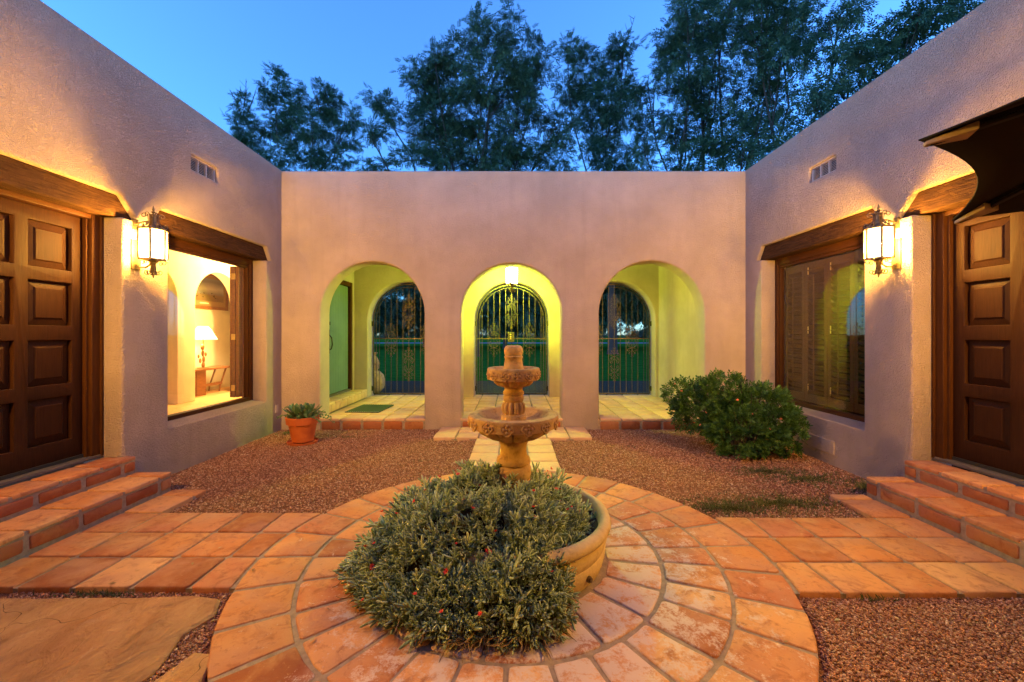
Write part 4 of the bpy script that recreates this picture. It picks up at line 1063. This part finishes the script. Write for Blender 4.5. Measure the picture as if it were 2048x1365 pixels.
# ================================================================== potted succulents
px_, py_ = -2.775, 5.40
po = empty('potted_succulents', (px_, py_, -.035), 0, 'terracotta pot of succulents on a saucer by the arcade', 'potted plant'); po.scale = (.88, .88, .95)
MB().lathe([(.0, .035), (.145, .035), (.195, .27), (.205, .272), (.222, .278), (.232, .37), (.226, .376), (.208, .374), (.20, .32), (.02, .32)], 48, cap=False).obj('pot', TERRA, po, smooth=40)
MB().lathe([(.19, .0), (.205, .004), (.215, .034), (.208, .036), (.195, .014), (.0, .012)], 48, cap=False).obj('saucer', TERRA, po, smooth=40)
MB().lathe([(.0, .325), (.205, .325)], 32, cap=False).obj('soil', SOIL, po)
def rosette_plant(c, n, ln, w, up):
    mb = MB()
    for k in range(n):
        a = k*2.4; f = k/n; tilt = (1-f)*1.2+.15+(1-up)*.2; l = ln*(1-.45*f)*random.uniform(.85, 1.1); d = Vector((math.cos(a)*math.sin(tilt), math.sin(a)*math.sin(tilt), math.cos(tilt))); s = Vector((-math.sin(a), math.cos(a), 0)); u = d.cross(s)
        o = Vector(c)+d*.01; V = []
        for (t_, k_) in ((0, .5), (.4, .85), (.72, 1.0), (.92, .6), (1.0, .06)):
            p = o+d*l*t_+Vector((0, 0, .15*l*t_*t_)); V += [p-s*w*k_, p+u*w*.22*k_, p+s*w*k_, p-u*w*.28*k_]
        mb.add(V, [(i*4+q, i*4+(q+1) % 4, (i+1)*4+(q+1) % 4, (i+1)*4+q) for i in range(4) for q in range(4)]+[(16, 17, 18, 19)])
    return mb
for (c, n, ln, w, up) in (((-.06, -.03, .36), 24, .27, .036, 1), ((.08, -.06, .35), 18, .17, .028, .7), ((.04, .09, .36), 20, .24, .032, .9), ((-.13, -.09, .34), 14, .10, .022, .6), ((.13, .06, .35), 14, .12, .022, .8), ((.02, -.14, .335), 16, .09, .02, .5)):
    rosette_plant(c, n, ln, w, up).obj('rosette', ROSETTE, po, smooth=60)
tr = MB()
for (d0, ln) in (((1, -.2, .35), .40), ((1, .2, .5), .34), ((.9, -.5, .45), .30), ((-1, -.3, .8), .26), ((-.8, .2, 1), .25), ((1, 0, .9), .3), ((.6, -.7, .7), .22)):
    p = Vector((d0[0]*.08, d0[1]*.08, .36)); q = [p]; v = Vector(d0).normalized()
    for i in range(8):
        v = (v+Vector((random.uniform(-.15, .15), random.uniform(-.15, .15), -.12))).normalized(); p = p+v*ln/8; q.append(p)
        for s in range(4): tr.ellipsoid(p+Vector((random.uniform(-.014, .014), random.uniform(-.014, .014), random.uniform(-.01, .016))), (.010, .006, .008), 5, 4)
    tr.tube(q, .003, 4)
tr.obj('trailing_stem', ROSETTE, po, recalc=False)

# ================================================================== stacked pots beyond the gate
sp_ = empty('garden_urn', (-3.17, 9.25, .085), 0, 'clay urn stacked on a round ribbed pot outside the iron gate', 'urn')
MB().lathe([(.14, 0), (.24, .10, .08), (.27, .24, .10), (.23, .40, .08), (.15, .48), (.10, .50)], 60, lobes=10).obj('ribbed_pot', STONE, sp_, smooth=60)
MB().lathe([(.09, .49), (.14, .56), (.15, .66), (.10, .78), (.07, .84), (.10, .90), (.09, .91)], 32).obj('upper_urn', STONE, sp_, smooth=50)

# ================================================================== gravel stones and weeds
def free(x, y):
    r = np.hypot(x-FC[0], y-FC[1]); ok = r > RO+.004
    ok &= ~((x < 0) & (x > -3.1) & (y > 2.255) & (y < 3.205)); ok &= ~((x > 0) & (x < 3.1) & (y > 2.21) & (y < 3.125))
    ok &= ~((np.abs(x) < .50) & (y > 4)); ok &= ~((x > -1.085) & (x < 1.065) & (y > 5.505))
    ok &= ~((x < -2.755) & (y < 3.695)); ok &= ~((x > 2.745) & (y < 3.575))
    return ok & (np.abs(x) < 3.47) & (y < 6.14)
# octahedral pebbles
OT = np.array([(1, 0, 0), (0, 1, 0), (-1, 0, 0), (0, -1, 0), (0, 0, 1), (0, 0, -1)], float); OF = np.array([(0, 1, 4), (1, 2, 4), (2, 3, 4), (3, 0, 4), (1, 0, 5), (2, 1, 5), (3, 2, 5), (0, 3, 5)])
def pebbles(n, x0, x1, y0, y1, s0, s1):
    x = rng.uniform(x0, x1, n); y = rng.uniform(y0, y1, n); k = free(x, y); x, y = x[k], y[k]; n = len(x)
    P = np.stack([x, y, np.full(n, -.034)+rng.uniform(-.002, .006, n)], 1); M = rand_rot(n); S = rng.uniform(s0, s1, n)
    T = OT[None]*rng.uniform(.65, 1.25, (n, 6, 1))+rng.normal(size=(n, 6, 3))*.12
    V = np.einsum('nij,nkj->nki', M, T)*S[:, None, None]; V[:, :, 2] *= .75; V += P[:, None, :]
    return V.reshape(-1, 3), (OF[None]+(np.arange(n)*6)[:, None, None]).reshape(-1, 3)
VV = []; FF = []; b = 0
for args in ((26000, 1.2, 2.9, 1.5, 2.22, .0035, .0095), (24000, -2.9, -1.15, 1.4, 2.26, .0035, .0095), (42000, -3.47, -.45, 3.1, 6.14, .005, .011), (42000, .45, 3.47, 3.1, 6.14, .005, .011)):
    v, f = pebbles(*args); VV.append(v); FF.append(f+b); b += len(v)
g = bpy.data.objects.new('gravel', np_mesh('gravel', np.concatenate(VV), np.concatenate(FF), PEBBLE)); link(g); tag(g, 'reddish brown gravel stones covering the courtyard beds', 'gravel', kind='stuff')
wv = []; wf = []; b = 0
def weeds(cx, cy, rx, ry, n, hmax):
    global b
    for k in range(n):
        a = random.uniform(0, 6.283); q = abs(random.gauss(0, .5)); x = cx+rx*q*math.cos(a)+.06*math.sin(9*a); y = cy+ry*q*math.sin(a)
        if abs(x) > 3.44 or not free(np.array([x]), np.array([y]))[0]: continue
        h = random.uniform(.25, 1)*hmax; d = random.uniform(0, 6.283); w = random.uniform(.0015, .003); l = random.uniform(.2, 1.1)*h
        c, s = math.cos(d), math.sin(d)
        wv.extend([(x-s*w, y+c*w, -.04), (x+s*w, y-c*w, -.04), (x+c*l*.5+s*w*.8, y+s*l*.5-c*w*.8, -.04+h*.7), (x+c*l, y+s*l, -.04+h)])
        wf.append((b, b+1, b+2, b+3)); b += 4
weeds(2.25, 3.45, .95, .26, 3800, .04); weeds(1.75, 3.35, .5, .16, 1800, .045); weeds(2.9, 4.02, .6, .3, 2300, .04); weeds(2.6, 4.25, .5, .2, 1500, .04); weeds(3.3, 3.75, .2, .25, 900, .06)
weeds(-2.25, 2.235, .35, .02, 260, .04); weeds(1.95, 2.19, .12, .03, 120, .04); weeds(-1.05, 4.6, .12, .1, 50, .03); weeds(-2.3, 5.7, .5, .12, 300, .03); weeds(1.5, 5.2, .25, .2, 120, .03); weeds(-3.2, 5.9, .25, .2, 300, .05)
g = bpy.data.objects.new('weeds', np_mesh('weeds', np.array(wv), np.array(wf), WEED)); link(g); tag(g, 'low green weeds growing through the gravel by the steps', 'weeds', kind='stuff')

# ------------------------------------------------------------------ dry leaves and stray stones
nl = 420; lx = rng.uniform(-3.4, 3.4, nl); ly = rng.uniform(1.4, 6.1, nl); fr_ = free(lx, ly); on = ~fr_
keep = fr_ | ((rng.random(nl) < .30) & (np.hypot(lx-FC[0], ly-FC[1]) > 1.0) & (np.abs(lx) < 2.9) & (ly < 5.4))
lx, ly, on = lx[keep], ly[keep], on[keep]; nl = len(lx)
ltp = np.array([(-.5, 0, 0), (-.1, .2, .06), (.5, 0, .02), (-.1, -.2, .08)]); an = rng.uniform(0, 6.283, nl); ca_, sa_ = np.cos(an), np.sin(an); zz_ = np.zeros(nl); oo_ = np.ones(nl)
Ml = np.stack([np.stack([ca_, sa_, zz_], 1), np.stack([-sa_, ca_, zz_], 1), np.stack([rng.normal(0, .25, nl), rng.normal(0, .25, nl), oo_], 1)], 2)
Pl = np.stack([lx, ly, np.where(on, .006, -.022)], 1)
o = bpy.data.objects.new('leaf_litter', scatter('leaf_litter', ltp, np.array([(0, 1, 2, 3)]), Pl, Ml, rng.uniform(.018, .045, nl), m_leaf('dry_leaf', (.20, .11, .04), (.34, .22, .09), (.48, .38, .22), .1))); link(o); tag(o, 'dry fallen leaves scattered over the gravel and tiles', 'leaf litter', kind='stuff')

# ================================================================== trees
def tree(name, label, d, base_px, lobes, dens=1.0, leaf=.34, trunk=.28, bare=()):
    bx = (base_px-1027)/820*d
    root = empty(name, (bx, d, .05), 0, label, 'tree', 'pecan trees beyond the arcade')
    L = []
    for (px, py, rx, ry) in lobes:
        dy = random.uniform(-1, 1)*min(3.0, rx/820*d*1.2); dd = d+dy
        c = pt(px, py, dd); r = np.array([rx/820*dd, min(rx, 70)/820*dd*.95, ry/820*dd]); L.append((c, r))
    P = []; D = []
    for c, r in L:
        area = r[0]*r[2]*math.pi; ncl = max(4, int(area*(5.4 if d < 30 else 6.0)*dens))
        dv = rng.normal(size=(ncl, 3)); dv /= np.linalg.norm(dv, axis=1, keepdims=True)
        cc = c+dv*r*(rng.uniform(.15, 1.0, (ncl, 1))**.5)
        per = 26
        o = rng.normal(size=(ncl, per, 3))*np.array([.40, .40, .26])*(.58 if d < 30 else .46)
        p = (cc[:, None, :]+o).reshape(-1, 3); P.append(p)
        dd_ = (o+dv[:, None, :]*.2).reshape(-1, 3); D.append(dd_/(np.linalg.norm(dd_, axis=1, keepdims=True)+1e-6))
    P = np.concatenate(P); D = np.concatenate(D); n = len(P)
    dirs = D+np.array([0, 0, -.05]); dirs /= np.linalg.norm(dirs, axis=1, keepdims=True)+1e-6
    x = dirs+rng.normal(size=(n, 3))*.55; x /= np.linalg.norm(x, axis=1, keepdims=True)
    up = np.array([0, 0, 1.0])+rng.normal(size=(n, 3))*.35; y = np.cross(up, x); y /= np.linalg.norm(y, axis=1, keepdims=True)+1e-6; z = np.cross(x, y)
    M = np.stack([x, y, z], 2); P = P-np.array([bx, d, .05])
    inst('crown', scatter('crown', CLEAF, CLF, P, M, rng.uniform(.75, 1.2, n)*leaf, LEAF), root)
    tm = MB(); zmax = max(c[2] for c, r in L); fork = Vector((0, 0, zmax*.16)); top = Vector((np.mean([c[0] for c, r in L])-bx, 0, zmax*.5))
    tm.tube([(0, 0, -.1), (0, 0, .4), fork.lerp(top, .1), fork], [trunk*1.3, trunk, trunk*.9, trunk*.85], 9)
    for li, (c, r) in enumerate(L):
        if li % 3 and r[0] < 1.6: continue
        e = Vector(c)-Vector((bx, d, .05)); m1 = fork.lerp(e, .35)+Vector((random.uniform(-.9, .9), random.uniform(-.9, .9), .5)); m2 = fork.lerp(e, .7)+Vector((random.uniform(-.7, .7), random.uniform(-.7, .7), .4))
        tm.tube([fork, m1, m2, e, e+Vector((random.uniform(-.3, .3)*r[0], 0, r[2]*.8))], [trunk*.26, trunk*.17, trunk*.11, trunk*.07, .012], 6)
        for k in range(int(2+2*r[0])):
            s = m2.lerp(e, random.uniform(0, 1)); v = Vector(rng.normal(size=3)); v.normalize(); q = e+Vector((v.x*r[0], v.y*r[1], v.z*r[2]))*.85
            tm.tube([s, s.lerp(q, .5)+Vector((0, 0, .15)), q], [.03, .02, .010], 4)
    for (pa, pb) in bare:          # leafless twigs at the tip
        a = Vector(pt(*pa, d))-Vector((bx, d, .05)); e = Vector(pt(*pb, d))-Vector((bx, d, .05))
        tm.tube([a, a.lerp(e, .5)+Vector((.08, 0, .05)), e], [.05, .035, .012], 4)
        for k in range(4):
            s = a.lerp(e, random.uniform(.3, .9)); tm.tube([s, s+Vector((random.uniform(-.5, .5), 0, random.uniform(.2, .7)))], [.02, .008], 4)
    tm.obj('trunk', BARK, root, smooth=60)
tree('pecan_tree', 'slim pecan tree with bare twigs at its tip, beside the lit wing roof edge', 34, 492, [(487, 212, 14, 28), (489, 258, 24, 34), (497, 305, 32, 34), (500, 350, 38, 30), (480, 300, 20, 24)], .75, .36, .22,
     [((488, 215), (492, 158)), ((482, 230), (460, 180)), ((480, 250), (442, 228)), ((495, 225), (512, 180))])
tree('pecan_tree', 'slender pecan tree with two thin leafy tips in the first gap of sky', 33, 565, [(552, 153, 12, 9), (566, 160, 9, 8), (545, 180, 16, 22), (540, 205, 18, 14), (563, 212, 30, 22), (590, 180, 12, 16), (600, 198, 14, 14), (552, 250, 26, 30), (572, 275, 28, 30), (562, 320, 38, 34), (585, 235, 18, 20)], .7, .36, .22, [((552, 200), (556, 150)), ((600, 215), (590, 170))])
tree('pecan_tree', 'narrow pecan tree next to the big spreading tree, lower than it', 32, 640, [(648, 182, 22, 16), (665, 200, 22, 18), (645, 215, 26, 22), (628, 250, 30, 26), (655, 255, 30, 30), (705, 232, 18, 12), (690, 240, 18, 16), (700, 280, 22, 24), (640, 300, 34, 36), (682, 315, 22, 18), (620, 315, 22, 26)], .7, .36, .24, [((640, 225), (622, 172)), ((650, 330), (700, 250))])
tree('pecan_tree', 'tallest spreading pecan tree above the arch behind the fountain', 25, 945, [
    (750, 195, 16, 10), (770, 205, 18, 14), (790, 225, 26, 18), (735, 262, 16, 8), (775, 272, 26, 14), (832, 145, 22, 22), (868, 110, 12, 10), (872, 135, 30, 26), (900, 165, 44, 40), (850, 185, 34, 28), (860, 235, 54, 40), (925, 110, 30, 24), (955, 78, 24, 30), (985, 95, 30, 34), (958, 45, 12, 14), (1022, 32, 10, 26), (1010, 75, 22, 26), (1055, 90, 28, 20), (1075, 120, 24, 18), (1050, 140, 36, 30), (985, 165, 62, 50), (930, 220, 62, 50), (1040, 205, 56, 46), (1088, 150, 10, 14), (880, 290, 62, 38), (960, 290, 72, 48), (1050, 280, 66, 46), (1120, 255, 36, 34), (1120, 310, 44, 26), (815, 320, 36, 16), (725, 334, 14, 7), (765, 334, 16, 7), (900, 335, 60, 30), (1010, 335, 70, 30)], .8, .36, .42,
    [((900, 300), (742, 240)), ((960, 200), (1022, 60)), ((850, 320), (738, 330))])
tree('pecan_tree', 'forked pecan tree with a bare twig on top, between the two largest trees', 28, 1225, [
    (1133, 92, 16, 12), (1150, 105, 16, 12), (1165, 120, 26, 26), (1180, 165, 40, 30), (1205, 130, 14, 16), (1130, 185, 30, 24), (1248, 95, 22, 26), (1240, 135, 26, 30), (1232, 170, 26, 22), (1215, 210, 46, 36), (1175, 220, 36, 34), (1245, 235, 18, 40), (1205, 265, 34, 40), (1195, 310, 32, 36), (1230, 320, 34, 26), (1255, 190, 24, 18), (1265, 310, 18, 24)], .75, .37, .34,
    [((1248, 90), (1270, 32)), ((1190, 320), (1165, 270))])
tree('pecan_tree', 'dense dark pecan tree rising out of the frame over the archway by the bush', 23, 1385, [
    (1295, 170, 26, 24), (1290, 215, 26, 30), (1300, 260, 28, 40), (1290, 310, 26, 36), (1340, 65, 22, 16), (1335, 80, 18, 26), (1375, 40, 34, 34), (1360, 95, 34, 34), (1345, 130, 26, 34), (1400, 80, 44, 40), (1440, 25, 50, 34), (1380, 150, 48, 44), (1440, 110, 52, 46), (1370, 210, 40, 40), (1430, 190, 52, 44), (1400, 260, 50, 44), (1380, 320, 44, 34), (1460, 260, 46, 50), (1350, 280, 26, 40), (1450, 325, 48, 26), (1400, -20, 60, 40), (1470, -30, 60, 40)], .62, .36, .42,
    [((1400, 320), (1440, 40)), ((1370, 330), (1372, 120))])
tree('pecan_tree', 'broad dark pecan tree leaning out over the shuttered wing roof', 21, 1520, [
    (1520, 30, 44, 40), (1580, 10, 50, 36), (1510, 90, 44, 40), (1560, 75, 48, 40), (1630, 30, 40, 26), (1655, 50, 30, 20), (1680, 32, 28, 12), (1715, 20, 22, 10), (1615, 75, 36, 26), (1560, 140, 44, 36), (1600, 120, 34, 24), (1510, 160, 40, 40), (1500, 220, 44, 44), (1550, 200, 40, 34), (1590, 165, 30, 18), (1490, 290, 44, 44), (1540, 260, 34, 36), (1520, 320, 40, 30), (1530, -40, 70, 40), (1620, -30, 60, 40)], .62, .36, .42,
    [((1500, 320), (1560, 60)), ((1560, 180), (1660, 80))])
tree('pecan_tree', 'near pecan branches showing large leaves above the shuttered wing parapet', 16, 1760, [
    (1635, 200, 26, 18), (1655, 175, 16, 12), (1640, 235, 34, 24), (1600, 265, 26, 20), (1585, 300, 20, 20), (1680, 200, 34, 26), (1700, 120, 24, 12), (1735, 105, 30, 18), (1690, 95, 20, 14), (1760, 75, 34, 22), (1740, 140, 40, 26), (1800, 60, 36, 26), (1840, 30, 36, 20), (1870, 55, 34, 20), (1900, 20, 30, 18), (1800, 110, 44, 26), (1930, 5, 30, 14), (1860, 15, 30, 16), (1720, 170, 34, 20), (1960, -10, 40, 14)], .95, .34, .32,
    [((1690, 200), (1650, 150)), ((1760, 160), (1700, 100))])
# low boughs and far trees seen through the gates
for i, (px, d, hgt, rx, lab) in enumerate(((700, 40, 7, 5, 'low dark tree beyond the lawn behind the green door gate'), (850, 44, 8, 5, 'low dark tree beyond the lawn between two gates'), (1010, 38, 8, 4.5, 'low dark tree on the lawn behind the locked gate'), (1110, 42, 8, 5, 'low dark tree beyond the lawn just past the locked gate'), (1225, 36, 9, 4.2, 'low dark tree whose trunk stands on the lawn in the gate past the bush'), (1340, 40, 8, 4, 'low dark tree beyond the lawn at the wall past the bush'))):
    s = 820/d
    tree('lawn_tree', lab, d, px, [(px+random.uniform(-.5, .5)*rx*s, 670-(hgt*q-1.39)*s, rx*s*w, hgt*.2*s) for q, w in ((.38, .75), (.5, 1.0), (.65, .95), (.82, .7))]+[(px-rx*s*.6, 670-(hgt*.42-1.39)*s, rx*s*.5, hgt*.15*s), (px+rx*s*.6, 670-(hgt*.45-1.39)*s, rx*s*.5, hgt*.15*s)], .30, .75, .2)
# far wood that closes the horizon, with one gap
fv_ = []; ff_ = []
n = 9000; x = rng.uniform(-110, 110, n); gap = (np.abs(x-48) < 4.5) | (np.abs(x-30) < 1.0)
hmax = (5.5+2.0*np.sin(x*.19)+1.3*np.sin(x*.47+1))*np.where(gap, .22, 1.0); P = np.stack([x, 150+rng.uniform(-4, 4, n), rng.uniform(0, 1, n)**.8*hmax*1.6], 1)
M = rand_rot(n); o = bpy.data.objects.new('far_woods', scatter('far_woods', CLEAF, CLF, P, M, rng.uniform(1.2, 2.2, n), LEAF_FAR)); link(o); tag(o, 'dark far woods closing the horizon beyond the lawn', 'woods', kind='stuff')
